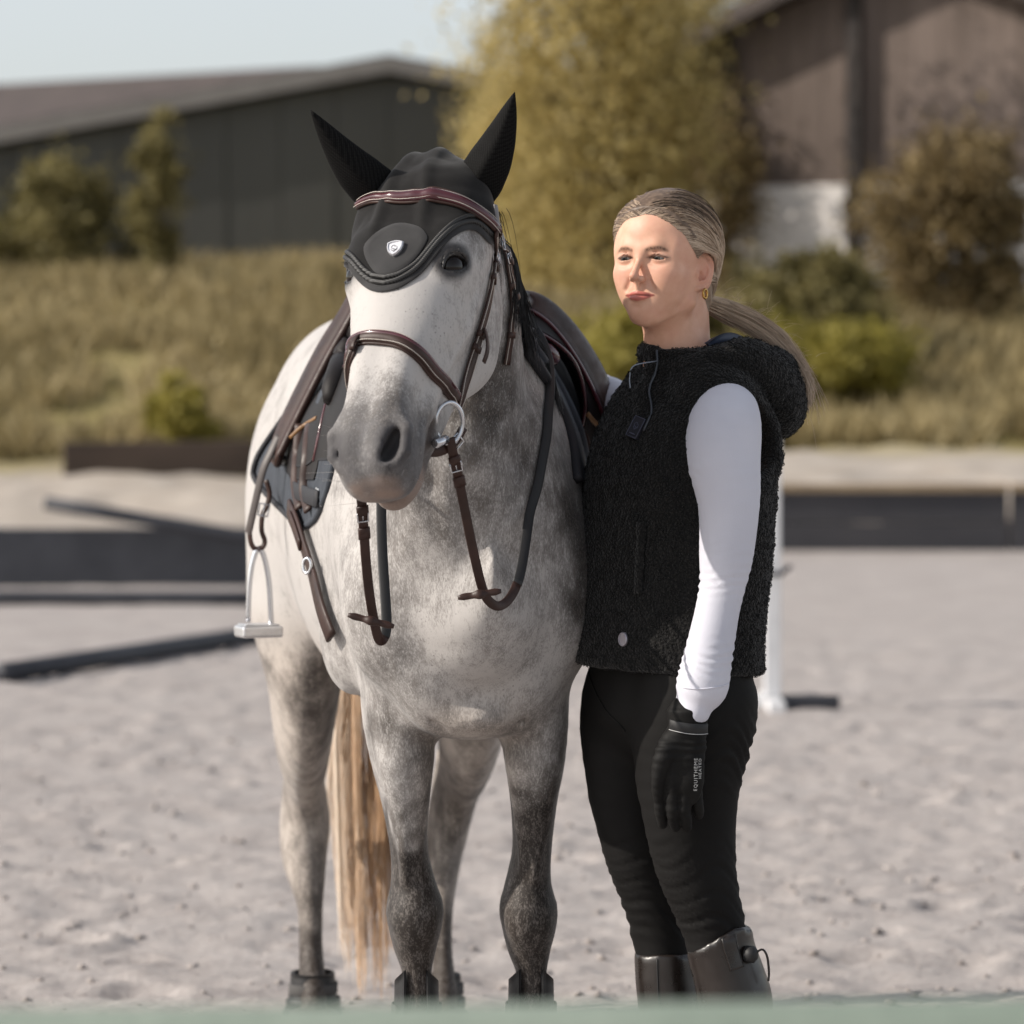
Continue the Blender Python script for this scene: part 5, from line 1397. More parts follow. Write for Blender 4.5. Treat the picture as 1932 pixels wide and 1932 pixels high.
def build_vest():
    f = Field(*grid_for((0.06, 5.56, 0.86), (0.53, 6.14, 1.50), .0052))
    f.tube([(T(1256, 1300), .186, .136), (T(1257, 1200), .186, .136), (T(1265, 1100), .184, .134), (T(1275, 1000), .182, .134), (T(1285, 890), .174, .130), (T(1297, 810), .150, .106), (T(1302, 750), .108, .078), (T(1302, 695), .074, .060)], PL, k=.02, n=26, cap=.4, power=2.15)
    sh = shL
    f.chain([T(1285, 720), T(1330, 745) + np.array([0, -.06, 0]), sh + PL * -.015], [.055, .056, .060], k=.03)
    f.chain([T(1295, 720), T(1268, 750) + np.array([0, .07, 0]), shR], [.050, .045, .050], k=.03)
    # arm opening with a rolled edge
    ctr = sh + PL * .022 + np.array([0.006, 0, -.012]); nr = unit(PL * .97 + PZ * .18 + PF * .1)
    e1 = unit(np.cross(nr, PZ)); e2 = np.cross(nr, e1)
    th = np.linspace(0, 2 * math.pi, 26, endpoint=False)
    ring = np.array([ctr - nr * .026 + e1 * .078 * math.cos(t) + e2 * .098 * math.sin(t) - PZ * .020 for t in th])
    f.cone(ctr - nr * .005 - PZ * .02, ctr + nr * .08 - PZ * .03, .066, .075, k=.012, mode='sub')
    for i in range(len(ring)): f.cone(ring[i], ring[(i + 1) % len(ring)], .0125, .0125, k=.006)
    # hem roll
    X, Y, Z = f.c[0][:, None, None], f.c[1][None, :, None], f.c[2][None, None, :]
    hemz = .902 - .045 * (X - .25)
    f.d = np.maximum(f.d, (hemz - Z).astype(np.float32))
    # collar and hood
    Nc = T(1288, 686)
    th = np.linspace(0, 2 * math.pi, 22, endpoint=False)
    cr = np.array([Nc + PF * (.058 * math.cos(t) - .004) + PL * .066 * math.sin(t) + PZ * (.006 + .014 * math.cos(t)) for t in th])
    for i in range(len(cr)): f.cone(cr[i], cr[(i + 1) % len(cr)], .017, .017, k=.008)
    hk = .005
    f.chain([Nc + PF * .058 + PZ * -.012, Nc + PF * .03 + PL * .068 - PZ * .012, T(1375, 680) + np.array([0, -.055, 0]), T(1428, 706) + np.array([0, -.01, 0]), T(1462, 760) + np.array([0, .04, 0])], [.020, .029, .037, .050, .050], k=hk, n=14)
    f.chain([Nc + PF * .03 - PL * .045, Nc - PL * .070 - PF * .04, T(1400, 690) + np.array([0, .16, 0]), T(1455, 745) + np.array([0, .15, 0])], [.020, .026, .038, .05], k=hk, n=10)
    f.ell(T(1448, 712) + np.array([0, .07, 0]), (.062, .085, .058), None, k=.02)
    f.ell(T(1474, 762) + np.array([0, .08, 0]), (.042, .09, .056), None, k=.02)
    # neck opening and hood hollow
    f.cone(K(-.040, 0, -.10), T(1294, 694), .054, .046, k=.008, mode='sub')
    f.chain([Nc + PF * .052 - PZ * .020, Nc + PF * .062 - PZ * .055, Nc + PF * .075 - PZ * .10], [.022, .030, .035], k=.02)
    f.ell(T(1392, 628) + np.array([0, .05, 0]), (.052, .060, .030), None, k=.012, mode='sub')
    zc = np.interp(f.c[0], [.15, .19, .215, .25, .31, .36, .42, .5], [1.46, 1.46, 1.452, 1.428, 1.430, 1.440, 1.48, 1.5])[:, None, None]
    X, Y, Z = f.c[0][:, None, None], f.c[1][None, :, None], f.c[2][None, None, :]
    b_ = -(Z - zc + 0 * Y); a_ = -f.d; h_ = np.clip(.5 + .5 * (b_ - a_) / .012, 0, 1); f.d = (-(b_ * (1 - h_) + a_ * h_ - .012 * h_ * (1 - h_))).astype(np.float32)
    V, F = f.mesh(1)
    N = vnormals(V, F)
    # fold lines, then boucle pile
    vv = HORIZON - (V[:, 2] - CAM_H) * FPX / V[:, 1]
    V = V + N * (.0055 * vnoise(V * np.array([1, 1, .55]), 9, 2) + .0016 * vnoise(V, 45, 4) + .0014 * vnoise(V, 170, 6))[:, None]
    return V, F

def build_sleeve():
    f = Field(*grid_for((0.22, 5.54, 0.78), (0.46, 5.86, 1.42), .0045))
    rows = [(1372, 772, 58, -.115), (1365, 810, 73, -.13), (1364, 870, 72, -.145), (1374, 950, 61, -.16), (1371, 1040, 53, -.168), (1364, 1100, 45, -.172), (1354, 1150, 43, -.178), (1344, 1200, 45.5, -.185), (1332, 1255, 49, -.192), (1325, 1290, 51, -.196), (1320, 1302, 46, -.197)]
    f.tube([(W(u, v, PY + o), hw * (PY + o) / FPX, hw * (PY + o) / FPX * .95) for (u, v, hw, o) in rows], PL, k=.01, n=34, cap=.35)
    rows2 = [(1322, 1285, 42, -.196), (1312, 1320, 40.5, -.198), (1303, 1346, 38.5, -.2)]
    f.tube([(W(u, v, PY + o), hw * (PY + o) / FPX, hw * (PY + o) / FPX * .8) for (u, v, hw, o) in rows2], PL, k=.004, n=8, cap=.2)
    V, F = f.mesh(1)
    N = vnormals(V, F)
    v = HORIZON - (V[:, 2] - CAM_H) * FPX / V[:, 1]; u = SIZE / 2 + V[:, 0] * FPX / V[:, 1]
    w = (np.exp(-((v - 1085) / 40) ** 2) * .0030 + np.exp(-((v - 1245) / 42) ** 2) * .0030 + np.exp(-((v - 880) / 50) ** 2) * .0009 * sstep(1340, 1310, u)) * (.45 + .55 * vnoise(V, 28, 12))
    ph = (V[:, 2] + .22 * V[:, 0]) * 420 + 5 * np.sin(V[:, 0] * 45) + 4.0 * vnoise(V, 22, 8)
    V = V + N * (w * np.sin(ph) + .0012 * vnoise(V * np.array([1, 1, .5]), 30, 9))[:, None]
    return V, F

def build_right_sleeve():
    f = Field(*grid_for((0.03, 5.90, 1.18), (0.36, 6.62, 1.46), .007))
    f.chain([shR, elR, wrR], [.056, .042, .032], k=.01, n=12)
    return f.mesh(1)

GY = PY - .20
def build_glove():
    f = Field(*grid_for((0.215, GY - .07, 0.62), (0.335, GY + .06, 0.875), .0022))
    P = lambda u, v, o=0.0: W(u, v, GY + o)
    Sx = unit(np.array([1, -.25, 0]))
    f.tube([(P(1297, 1342), .034, .029), (P(1297, 1372), .0315, .026), (P(1292, 1400), .035, .023), (P(1283, 1440), .040, .021), (P(1281, 1476), .040, .017), (P(1282, 1488), .034, .012)], Sx, k=.004, n=18, cap=.4)
    fr = [((1250, 1470), (1246, 1520), (1250, 1562), .0100, .004), ((1271, 1478), (1269, 1525), (1274, 1568), .0102, -.006), ((1292, 1478), (1292, 1525), (1296, 1568), .0100, -.006), ((1312, 1470), (1316, 1515), (1319, 1546), .0090, .002)]
    for a, b, c, r, o in fr:
        f.chain([P(a[0], a[1] - 12, o), P(b[0], b[1], o + .006), P(c[0], c[1] - 8, o + .020)], [r * 1.05, r, r * .85], k=.004, n=7)
    f.chain([P(1268, 1400, -.005), P(1252, 1430, -.010), P(1243, 1468, -.006), P(1243, 1505, .004)], [.018, .015, .0115, .0095], k=.012, n=9)
    for q in range(3):
        f.cone(P(1261 + 21 * q, 1484, -.030), P(1261 + 21 * q, 1455, -.030), .004, .001, k=.008, mode='sub')
    f.chain([P(1262, 1442, -.03), P(1285, 1452, -.031), P(1318, 1440, -.028)], [.0015, .0015, .0015], k=.006, mode='sub')
    V, F = f.mesh(2)
    N = vnormals(V, F)
    v = HORIZON - (V[:, 2] - CAM_H) * FPX / V[:, 1]
    V = V + N * (.0012 * vnoise(V, 60, 3) + .0010 * np.sin(V[:, 2] * 500 + 3 * vnoise(V, 40, 5)) * np.exp(-((v - 1415) / 25) ** 2))[:, None]
    return V, F

breeches = build_breeches(); vest = build_vest(); sleeve = build_sleeve(); rsleeve = build_right_sleeve(); glove = build_glove()
VPIX = lambda v, Y: CAM_H - (v - HORIZON) * Y / FPX
bootL = build_boot([(1352, 1735, 66, 1.0), (1360, 1790, 64, 1.02), (1378, 1850, 66, 1.05), (1388, 1900, 68, 1.08), (1388, 1980, 62, 1.05), (1380, 2080, 46, 1.0), (1378, 2160, 38, 1.1)], -.075,
                   lambda X, Y, Z: Z - VPIX(1742, 5.8) + np.clip(.36 - X, 0, 1) * .62 + np.clip(X - .375, 0, 1) * .45)
bootR = build_boot([(1254, 1780, 58, 1.0), (1260, 1840, 60, 1.05), (1268, 1900, 61, 1.08), (1270, 1980, 56, 1.05), (1266, 2080, 44, 1.0), (1264, 2160, 38, 1.1)], .075,
                   lambda X, Y, Z: Z - VPIX(1792, 5.95) + np.abs(X - .26) * .05)
# ---------------------------------------------------------------- saddle, pad, girth, stirrup, leg boots
saddle = empty('saddle', H(-.45, .04, 1.45), 'dark brown leather jumping saddle on the horse back', 'saddle')
_fb = HV[HFc].min(1)[:, 1] > 5.72
body_bvh = bvh_of(HV, HFc[_fb])
def lift(V, off, snap=False):
    """bring a piece out onto the horse's flank where it would otherwise sink into it"""
    V = np.array(V, float)
    for i in range(len(V)):
        p = V[i]; u = SIZE / 2 + p[0] * FPX / p[1]; v = HORIZON - (p[2] - CAM_H) * FPX / p[1]
        h = cast(u, v, body_bvh)
        if h is not None and (snap and h[1] < p[1] + .35 or h[1] < p[1] + off): V[i] = W(u, v, h[1] - off)
    return V
def ribbon_sheet(A, B, th, m, name, parent, nu=28, nv=8, belly=0.0, bdir=(0, 0, 1), off=.02, snap=False):
    """thick curved sheet spanned between two edge curves"""
    A, B = catmull(A, nu), catmull(B, nu)
    G = np.stack([A + (B - A) * k + np.asarray(bdir) * belly * math.sin(math.pi * k) for k in np.linspace(0, 1, nv)], 1)
    G = lift(G.reshape(-1, 3), off, snap).reshape(nu, nv, 3)
    if not snap:
        for _ in range(2): G[1:-1, 1:-1] = (G[1:-1, 1:-1] * 2 + G[:-2, 1:-1] + G[2:, 1:-1]) / 4
    du = np.gradient(G, axis=0); dv = np.gradient(G, axis=1); N = unit(np.cross(du, dv))
    top, bot = G + N * th / 2, G - N * th / 2
    V = np.vstack([top.reshape(-1, 3), bot.reshape(-1, 3)]); o = nu * nv; F = []
    for i in range(nu - 1):
        for j in range(nv - 1):
            a = i * nv + j; F += [(a, a + 1, a + nv + 1, a + nv), (o + a, o + a + nv, o + a + nv + 1, o + a + 1)]
    rim = [i * nv for i in range(nu)] + [(nu - 1) * nv + j for j in range(1, nv)] + [i * nv + nv - 1 for i in range(nu - 2, -1, -1)] + [j for j in range(nv - 2, 0, -1)]
    for a, b in zip(rim, rim[1:] + rim[:1]): F.append((a, a + o, b + o, b))
    return mesh_np(name, V, F, m, parent)
def edge(P, r, m, name, parent, n=40, sides=8, off=.022):
    Q = lift(catmull(P, n), off)
    for _ in range(3): Q[1:-1] = (Q[:-2] + 2 * Q[1:-1] + Q[2:]) / 4
    V, F = tube_geo(Q, r, sides); return mesh_np(name, V, F, m, parent)
# near side (viewer's right)
outer = [W(975, 556, 6.24), W(1010, 561, 6.26), W(1044, 582, 6.28), W(1077, 615, 6.30), W(1104, 652, 6.32), W(1132, 700, 6.34), W(1158, 764, 6.36), W(1164, 815, 6.36)]
mid_ = [W(972, 578, 6.20), W(1000, 585, 6.20), W(1032, 606, 6.22), W(1062, 640, 6.24), W(1088, 678, 6.26), W(1114, 726, 6.28), W(1138, 785, 6.30), W(1146, 835, 6.30)]
inner = [W(970, 606, 6.08), W(990, 614, 6.08), W(1044, 643, 6.11), W(1077, 673, 6.14), W(1095, 709, 6.18), W(1104, 755, 6.21), W(1101, 791, 6.23), W(1092, 826, 6.24)]
ribbon_sheet(outer, mid_, .016, M_leather, 'seat_skirt', saddle, belly=.012, bdir=(.4, -.5, .8))
ribbon_sheet(mid_, inner, .010, M_dleather, 'flap', saddle, belly=-.02, bdir=(.6, -.3, .4))
edge(outer, .009, M_dleather, 'flap_roll', saddle); edge([p + np.array([0, -.012, 0]) for p in mid_], .0045, M_leather2, 'flap_piping', saddle); edge(inner, .0035, M_leather2, 'flap_piping', saddle)
edge([p + (q - p) * .5 + np.array([0, -.012, 0]) for p, q in zip(outer, mid_)], .003, M_leather, 'flap_piping', saddle)
# far side (viewer's left)
outer2 = [W(664, 560, 6.66), W(650, 586, 6.66), W(630, 618, 6.66), W(604, 660, 6.66), W(566, 734, 6.66), W(539, 790, 6.66), W(523, 828, 6.66), W(519, 856, 6.66), W(524, 874, 6.65)]
mid2 = [W(680, 566, 6.58), W(664, 598, 6.58), W(646, 630, 6.58), W(622, 672, 6.58), W(584, 746, 6.58), W(557, 800, 6.58), W(537, 842, 6.58), W(527, 862, 6.58), W(524, 876, 6.60)]
inner2 = [W(700, 600, 6.36), W(690, 640, 6.38), W(668, 668, 6.40), W(655, 686, 6.42), W(630, 718, 6.44), W(612, 774, 6.46), W(603, 816, 6.47), W(596, 850, 6.48), W(592, 870, 6.48)]
ribbon_sheet(outer2, mid2, .014, M_leather, 'seat_skirt', saddle, belly=.012, bdir=(-.5, -.6, .5), off=.085)
ribbon_sheet(mid2, inner2, .008, M_dleather, 'flap', saddle, belly=-.02, bdir=(-.6, -.3, .4), off=.044, snap=True)
edge(outer2, .0095, M_leather, 'flap_roll', saddle, off=.095); edge([p + np.array([0, -.012, 0]) for p in mid2], .0075, M_leather, 'flap_roll', saddle, off=.090); edge(inner2, .0036, M_leather2, 'flap_piping', saddle, off=.054)
front3 = [W(735, 600, 6.30), W(722, 640, 6.30), W(700, 690, 6.32), W(690, 720, 6.32), W(672, 760, 6.34), W(652, 800, 6.36), W(640, 830, 6.38), W(630, 852, 6.40), W(622, 868, 6.40)]
ribbon_sheet(inner2, front3, .006, M_dleather, 'sweat_flap_shade', saddle, off=.036, snap=True, nv=12)  # near-black sheet laid over the pad; its colour stands for shade inside the flap
ribbon_sheet([W(526, 862, 6.5), W(540, 886, 6.5), W(552, 905, 6.5)], [W(606, 840, 6.4), W(602, 876, 6.4), W(594, 905, 6.4)], .006, M_dleather, 'sweat_flap_shade', saddle, off=.036, snap=True, nv=8, nu=10)  # lower dark sheet, carrying the same painted-in shade down past the flap
# seat with pommel and cantle
f = Field(*grid_for((-.42, 6.12, 1.34), (.16, 6.95, 1.66), .010))
cx = .045
f.tube([(H(-.20, cx, 1.47), .055, .045), (H(-.30, cx, 1.46), .10, .035), (H(-.46, cx, 1.445), .15, .035), (H(-.62, cx, 1.465), .165, .04), (H(-.74, cx, 1.50), .12, .035)], HL, k=.02, n=16)
f.chain([H(-.66, cx - .14, 1.45), H(-.73, cx - .08, 1.515), H(-.75, cx, 1.54), H(-.73, cx + .08, 1.515), H(-.66, cx + .14, 1.45)], [.025, .026, .026, .026, .025], k=.02)
f.chain([H(-.24, cx - .13, 1.36), H(-.22, cx - .06, 1.46), H(-.21, cx, 1.49), H(-.22, cx + .06, 1.46), H(-.24, cx + .13, 1.36)], [.03, .028, .026, .028, .03], k=.02)
mesh_np('seat', *f.mesh(2), M_dleather, saddle)
# billets, tan strap, knee block under the far flap
for px in ([(566, 800, 6.44), (562, 850, 6.43), (558, 915, 6.42), (566, 960, 6.41)], [(584, 800, 6.43), (579, 860, 6.42), (574, 922, 6.41), (583, 965, 6.40)]):
    P_ = lift(catmull([W(*p) for p in px], 20), .058); strap('billet', P_, np.repeat(np.array([[-.3, -1, 0]]), 20, 0), .018, .005, M_leather, saddle)
P_ = lift(catmull([W(548, 826, 6.42), W(570, 806, 6.41), W(598, 789, 6.41)], 12), .064); strap('tan_strap', P_, np.repeat(np.array([[-.2, -1, .2]]), 12, 0), .007, .004, M_tan, saddle)
P_ = catmull([W(1107, 780, 6.20), W(1120, 796, 6.22), W(1137, 810, 6.24)], 12); strap('tan_strap', P_, np.repeat(np.array([[.2, -1, .2]]), 12, 0), .009, .004, M_tan, saddle)
P_ = catmull([W(1096, 815, 6.20), W(1107, 850, 6.20), W(1106, 900, 6.20), W(1100, 960, 6.18)], 16); strap('billet', P_, np.repeat(np.array([[.3, -1, 0]]), 16, 0), .018, .005, M_leather, saddle)
for sgn, pts in ((1, [W(1020, 655, 6.10), W(1035, 668, 6.11), W(1046, 682, 6.13)]), (-1, [W(660, 640, 6.40), W(640, 700, 6.40), W(622, 760, 6.42)])):
    V, F = tube_geo(lift(catmull(pts, 12), .060), np.interp(np.linspace(0, 1, 12), [0, .2, .8, 1], [.008, .016, .016, .008] if sgn > 0 else [.012, .022, .022, .012]), 12); mesh_np('knee_block', V, F, M_leather2 if sgn > 0 else M_dleather, saddle)

# saddle pad ---------------------------------------------------------
M_pad = mat('blue_grey_pad', (.045, .055, .075), .85); t = NT(M_pad)
ck = t.n('ShaderNodeTexVoronoi'); ck.inputs['Scale'].default_value = 26; t.l(t.coords(), ck.inputs['Vector'])
t.color(t.ramp(t.noise(22, 4), [(.3, (.024, .029, .039)), (.7, (.042, .050, .064))])); t.bump(ck.outputs['Distance'], .4, .006)
M_padrim = mat('black_pad_binding', (.014, .014, .018), .7)
padr = empty('saddle_pad', H(-.42, 0, 1.42), 'blue grey quilted saddle pad with dark binding under the saddle', 'saddle pad')
front_r = [W(700, 640, 6.33), W(672, 720, 6.35), W(652, 800, 6.37), W(634, 856, 6.39), (W(619, 922, 6.41)), W(596, 977, 6.43), W(570, 996, 6.46)]
back_r = [W(600, 660, 6.70), W(580, 720, 6.72), W(552, 764, 6.74), W(500, 838, 6.78), W(481, 876, 6.78), W(485, 912, 6.76), W(566, 996, 6.50)]
ribbon_sheet(front_r, back_r, .010, M_pad, 'pad_side', padr, nv=14, off=.006, snap=True)
edge(back_r, .006, M_padrim, 'pad_binding', padr, off=.012); edge(front_r, .006, M_pad, 'pad_binding', padr, off=.012)
front_l = [W(958, 612, 6.06), W(985, 648, 6.08), W(1012, 686, 6.10), W(1040, 732, 6.12), W(1068, 792, 6.14), W(1083, 846, 6.16), W(1090, 906, 6.18)]
back_l = [W(1000, 600, 6.34), W(1040, 650, 6.34), W(1075, 700, 6.34), W(1100, 760, 6.34), W(1110, 810, 6.34), W(1114, 860, 6.34), W(1112, 910, 6.24)]
ribbon_sheet(front_l, back_l, .014, M_pad, 'pad_side', padr, nv=10)
edge(front_l, .010, M_padrim, 'pad_binding', padr)
fl2 = [p + np.array([.016, .03, -.004]) for p in front_l]; edge(fl2, .011, M_pad, 'pad_binding', padr)
P_ = lift(catmull([W(556, 924, 6.39), W(575, 932, 6.385), W(602, 942, 6.39)], 10), .064); strap('billet_loop', P_, np.repeat(np.array([[-.2, -1, 0]]), 10, 0), .030, .005, M_padrim, padr)
strap('pad_label', P_[7:10] + np.array([.006, -.008, .002]), np.repeat(np.array([[-.2, -1, 0]]), 3, 0), .030, .002, M_alu, padr)

# girth ---------------------------------------------------------------
girth = empty('girth', H(-.34, 0, .8), 'brown leather girth with steel ring running under the horse chest', 'girth')
vis = [W(562, 958, 6.40), W(575, 985, 6.39), W(590, 1030, 6.37), W(606, 1083, 6.34), W(622, 1150, 6.31)]
gc = H(-.33, 0, 1.12)
ring_pts = []
for a in np.linspace(238, 302, 36):
    d = HL * math.cos(R(a)) + PZ0 * math.sin(R(a))
    h = horse_bvh.ray_cast(Vector(gc + d * .8), Vector(-d))
    if h[0] is not None: ring_pts.append(np.array(h[0]))
ring_pts = np.array(ring_pts)
P_, N_ = on_surface(catmull(ring_pts, 70), .003, None, 4)
strap('girth_strap', P_, N_, .075, .012, M_leather, girth, .006)
Pv, Nv = on_surface(lift(catmull(vis + [W(640, 1200, 6.24)], 34), .0), .012, None, 3)
strap('girth_strap', Pv, Nv, .034, .008, M_leather, girth)
strap('girth_end', Pv[4:14] + Nv[4:14] * .008, Nv[4:14], .022, .005, M_leather, girth)
c = lift([W(607, 1067, 6.33)], 0)[0]; c, cn = on_surface([c, c], .026, None, 0); c, cn = c[0], unit(cn[0] + np.array([-.2, -1.4, .1])); ex = unit(np.cross(cn, PZ0)); ey = np.cross(ex, cn)
V, F = tube_geo([c + ex * .009 * math.cos(a) + ey * .013 * math.sin(a) for a in np.linspace(0, 6.283, 20, endpoint=False)], .003, 8, True, up=cn); mesh_np('girth_ring', V, F, M_steel, girth)

# stirrup -------------------------------------------------------------
SY = 6.62
st = empty('stirrup', W(489, 1190, SY), 'silver stirrup iron hanging on a grey-brown leather at the left of the horse', 'stirrup')
def px(*p): return np.array([W(u, v, SY + (o[0] if o else 0)) for u, v, *o in p])
P_ = catmull(px((527, 822, -.02), (512, 855, -.03), (497, 890, -.03), (483, 950, -.02), (474, 990, -.01), (471, 1005, 0)), 30); strap('stirrup_leather', P_, np.repeat(np.array([[-.75, -1, .1]]), 30, 0), .017, .005, noisy('grey_brown_leather', (.055, .045, .042), (.085, .07, .066), 20, .5, .03), st)
for pts, w in ((((503, 905), (510, 930), (505, 955), (497, 970), (495, 1000), (501, 1020), (497, 1032), (487, 1036)), .010), (((472, 1000), (474, 1020), (479, 1032), (487, 1037)), .010)):
    P_ = catmull(px(*pts), 30); strap('leather_loop', P_, np.repeat(np.array([[-.6, -1, 0]]), 30, 0), w, .005, M_leather, st)
buckle(W(498, 962, SY - .01), np.array([0.2, 0, 1.0]), np.array([0, -1.0, 0]), .018, .022, st, .0016)
tr = .0052
V, F = tube_geo(catmull(px((487, 1034), (481, 1046), (474, 1075), (470, 1115), (468, 1172)), 24), tr, 10); mesh_np('iron_arm', V, F, M_steel, st)
V, F = tube_geo(catmull(px((487, 1034), (496, 1044), (504, 1075), (509, 1115), (512, 1185)), 24), tr, 10); mesh_np('iron_arm', V, F, M_steel, st)
c = W(488, 1191, SY)
tv = np.array([[x * .040, y * .030, z * .011] for x in (-1, 1) for y in (-1, 1) for z in (-1, 1)]); A = R(22)
tv = tv @ np.array([[math.cos(A), math.sin(A), 0], [-math.sin(A), math.cos(A), 0], [0, 0, 1]]) + c
o = mesh_np('tread', tv, [(0, 1, 3, 2), (4, 6, 7, 5), (0, 4, 5, 1), (2, 3, 7, 6), (0, 2, 6, 4), (1, 5, 7, 3)], M_alu, st, False); bevel(o, .005, 3)
o = mesh_np('tread_pad', *box_geo((-.034, -.024, .0112), (.034, .024, .0142), np.array([[math.cos(A), math.sin(A), 0], [-math.sin(A), math.cos(A), 0], [0, 0, 1]]), c), M_alu, st, False); bevel(o, .002)

# leg boots -----------------------------------------------------------
M_boot = mat('black_leg_boot', (.016, .016, .017), .5); t = NT(M_boot); t.bump(t.noise(160, 3), .2, .001); t.color(t.ramp(t.noise(15, 3), [(.3, (.012, .012, .013)), (.7, (.026, .026, .027))]))
M_velcro = mat('grey_hook_strap', (.075, .072, .07), .9)
def leg_boot(cx, v0, v1, Y, r0, r1, a0, a1, label, flare=0.0, peak=0.0):
    c0, c1 = W(cx, v0, Y), W(cx, v1, Y); r = empty('leg_boot', c1, label, 'leg boot', 'black leg boots of the horse')
    n, m_ = 12, 28; V = []
    for lay in (0, 1):
        for i in range(n):
            k = i / (n - 1); rr = (r0 + (r1 - r0) * k + flare * k ** 3) * Y / FPX + (.006 if lay == 0 else 0)
            for j, a in enumerate(np.linspace(R(a0), R(a1), m_)):
                e = abs(j / (m_ - 1) - .5) * 2
                c = c0 + (c1 - c0) * k; zz = peak * (1 - k) * (e ** 3 - .3)
                V.append(c + np.array([rr * math.cos(a), rr * 1.15 * math.sin(a), zz]))
    V = np.array(V); F = []; o = n * m_
    for i in range(n - 1):
        for j in range(m_ - 1):
            a = i * m_ + j; F += [(a, a + 1, a + m_ + 1, a + m_), (o + a, o + a + m_, o + a + m_ + 1, o + a + 1)]
    rim = [j for j in range(m_)] + [i * m_ + m_ - 1 for i in range(1, n)] + [(n - 1) * m_ + j for j in range(m_ - 2, -1, -1)] + [i * m_ for i in range(n - 2, 0, -1)]
    for a, b in zip(rim, rim[1:] + rim[:1]): F.append((a, b, b + o, a + o))
    mesh_np('shell', V, F, M_boot, r)
    for k in (.35, .7):
        c = c0 + (c1 - c0) * k; rr = (r0 + (r1 - r0) * k + flare * k ** 3) * Y / FPX + .0075
        P_ = np.array([c + np.array([rr * math.cos(a), rr * 1.15 * math.sin(a), 0]) for a in np.linspace(R(a0 + 20), R(a1 - 20), 24)]); N_ = unit(P_ - c)
        strap('boot_strap', P_, N_, .022, .003, M_velcro if k < .5 else M_boot, r)
leg_boot(786, 1848, 2010, 6.0, 35, 38, -58, 238, 'black open-front leg boot on the left front leg in the picture', 2, .03)
leg_boot(1002, 1846, 2010, 6.0, 36, 39, -58, 238, 'black open-front leg boot on the front leg nearest the person', 2, .03)
leg_boot(590, 1834, 1915, 7.36, 36, 40, -180, 175, 'black flared leg boot on the hind leg at the far left', 12)
leg_boot(838, 1838, 1915, 7.36, 26, 30, -180, 175, 'black leg boot on the hind leg seen between the front legs', 6)
# ------------------------------------------------------------------ person: skin, hair, assembled clothes
person = empty('person', (float(anL[0]), PY, 0), 'standing person in black fleece vest, white sleeves, dark breeches and riding boots, hand on saddle', 'person')
q = to_face(BV); fx, lx, zx = q[:, 0], q[:, 1], q[:, 2]
def blob(c, r):
    d = BV - K(*c); return np.exp(-((d @ KF / r[0]) ** 2 + (d @ KL / r[1]) ** 2 + (d @ KZ / r[2]) ** 2))
frontf = sstep(.055, .075, fx)
aL = np.abs(lx)
up_top = np.interp(aL, [0, .0035, .014, .0275], [-.0582, -.0572, -.0592, -.0628]); low_bot = np.interp(aL, [0, .012, .024, .0275], [-.0738, -.0716, -.0656, -.0640])
lip = sstep(-.0012, .0010, up_top - zx) * sstep(-.0012, .0010, zx - low_bot) * sstep(.0285, .0250, aL) * sstep(.070, .078, fx)
cx_ = .0295; bz = np.interp(aL, [.010, .022, .036, .050], [.0085, .0130, .0140, .0085])
brow = 1.15 * np.exp(-((zx - bz) / .0027) ** 2) * sstep(.009, .014, aL) * sstep(.052, .042, aL) * (fx > .04)
lash = np.zeros(len(BV))
for l in (-1, 1):
    d = BV - K(.084, .032 * l, -.0028); e = np.sqrt((d @ KL / .0150) ** 2 + (d @ KZ / .0042) ** 2)
    lash = np.maximum(lash, np.exp(-((e - .95) / .28) ** 2) * (fx > .06) * np.where((d @ KZ) > 0, 1.0, .35))
blush = sum(blob((.062, .040 * l, -.030), (.03, .020, .016)) for l in (-1, 1)) + .8 * blob((.106, 0, -.034), (.012, .012, .01)) + sum(.9 * blob((-.005, .075 * l, -.02), (.02, .02, .03)) for l in (-1, 1))
lidc = sum(blob((.082, .033 * l, .004), (.02, .018, .006)) for l in (-1, 1))
seam = np.interp(aL, [0, .012, .026], [-.0648, -.0646, -.0638]); lipline = np.exp(-((zx - seam) / .0011) ** 2) * sstep(.0290, .0262, aL) * sstep(.066, .074, fx)
M_skin = mat('skin', (.56, .36, .27), .48, spec=.4)
t = NT(M_skin)
n1 = t.noise(60, 4); n2 = t.noise(600, 2)
c = t.ramp(n1, [(.3, (.66, .365, .245)), (.7, (.72, .42, .295))])
c = t.mix(t.math('MULTIPLY', t.attr('blush'), .45), c, (.56, .22, .17))
c = t.mix(t.math('MULTIPLY', t.attr('lidtone'), .40), c, (.33, .18, .14))
c = t.mix(t.math('MULTIPLY', t.attr('lip'), .85), c, (.46, .10, .085))
c = t.mix(t.math('MULTIPLY', t.attr('lipline'), .85), c, (.12, .022, .02))
c = t.mix(t.math('MULTIPLY', t.attr('brow'), t.rng(t.noise(500, 2, .5, t.coords((1, 1, .4))), .25, .6, .35, .85)), c, (.085, .048, .030))
c = t.mix(t.math('MULTIPLY', t.attr('lash'), .9), c, (.03, .018, .014))
c = t.mix(t.rng(t.noise(26, 4), .45, .7, 0, .35), c, (.60, .27, .20))
c = t.mix(t.rng(t.vor(330, None), .08, .2, .22, 0), c, (.40, .20, .13))
t.color(c); t.bump(t.math('ADD', n2, t.math('MULTIPLY', t.noise(180, 3), .8)), .22, .0007)
t.b.inputs['Subsurface Weight'].default_value = .07; t.b.inputs['Subsurface Radius'].default_value = (.008, .003, .0015); t.b.inputs['Subsurface Scale'].default_value = 1.0
t.rough(t.mix(t.attr('lip'), (.5, .5, .5), (.45, .45, .45)))
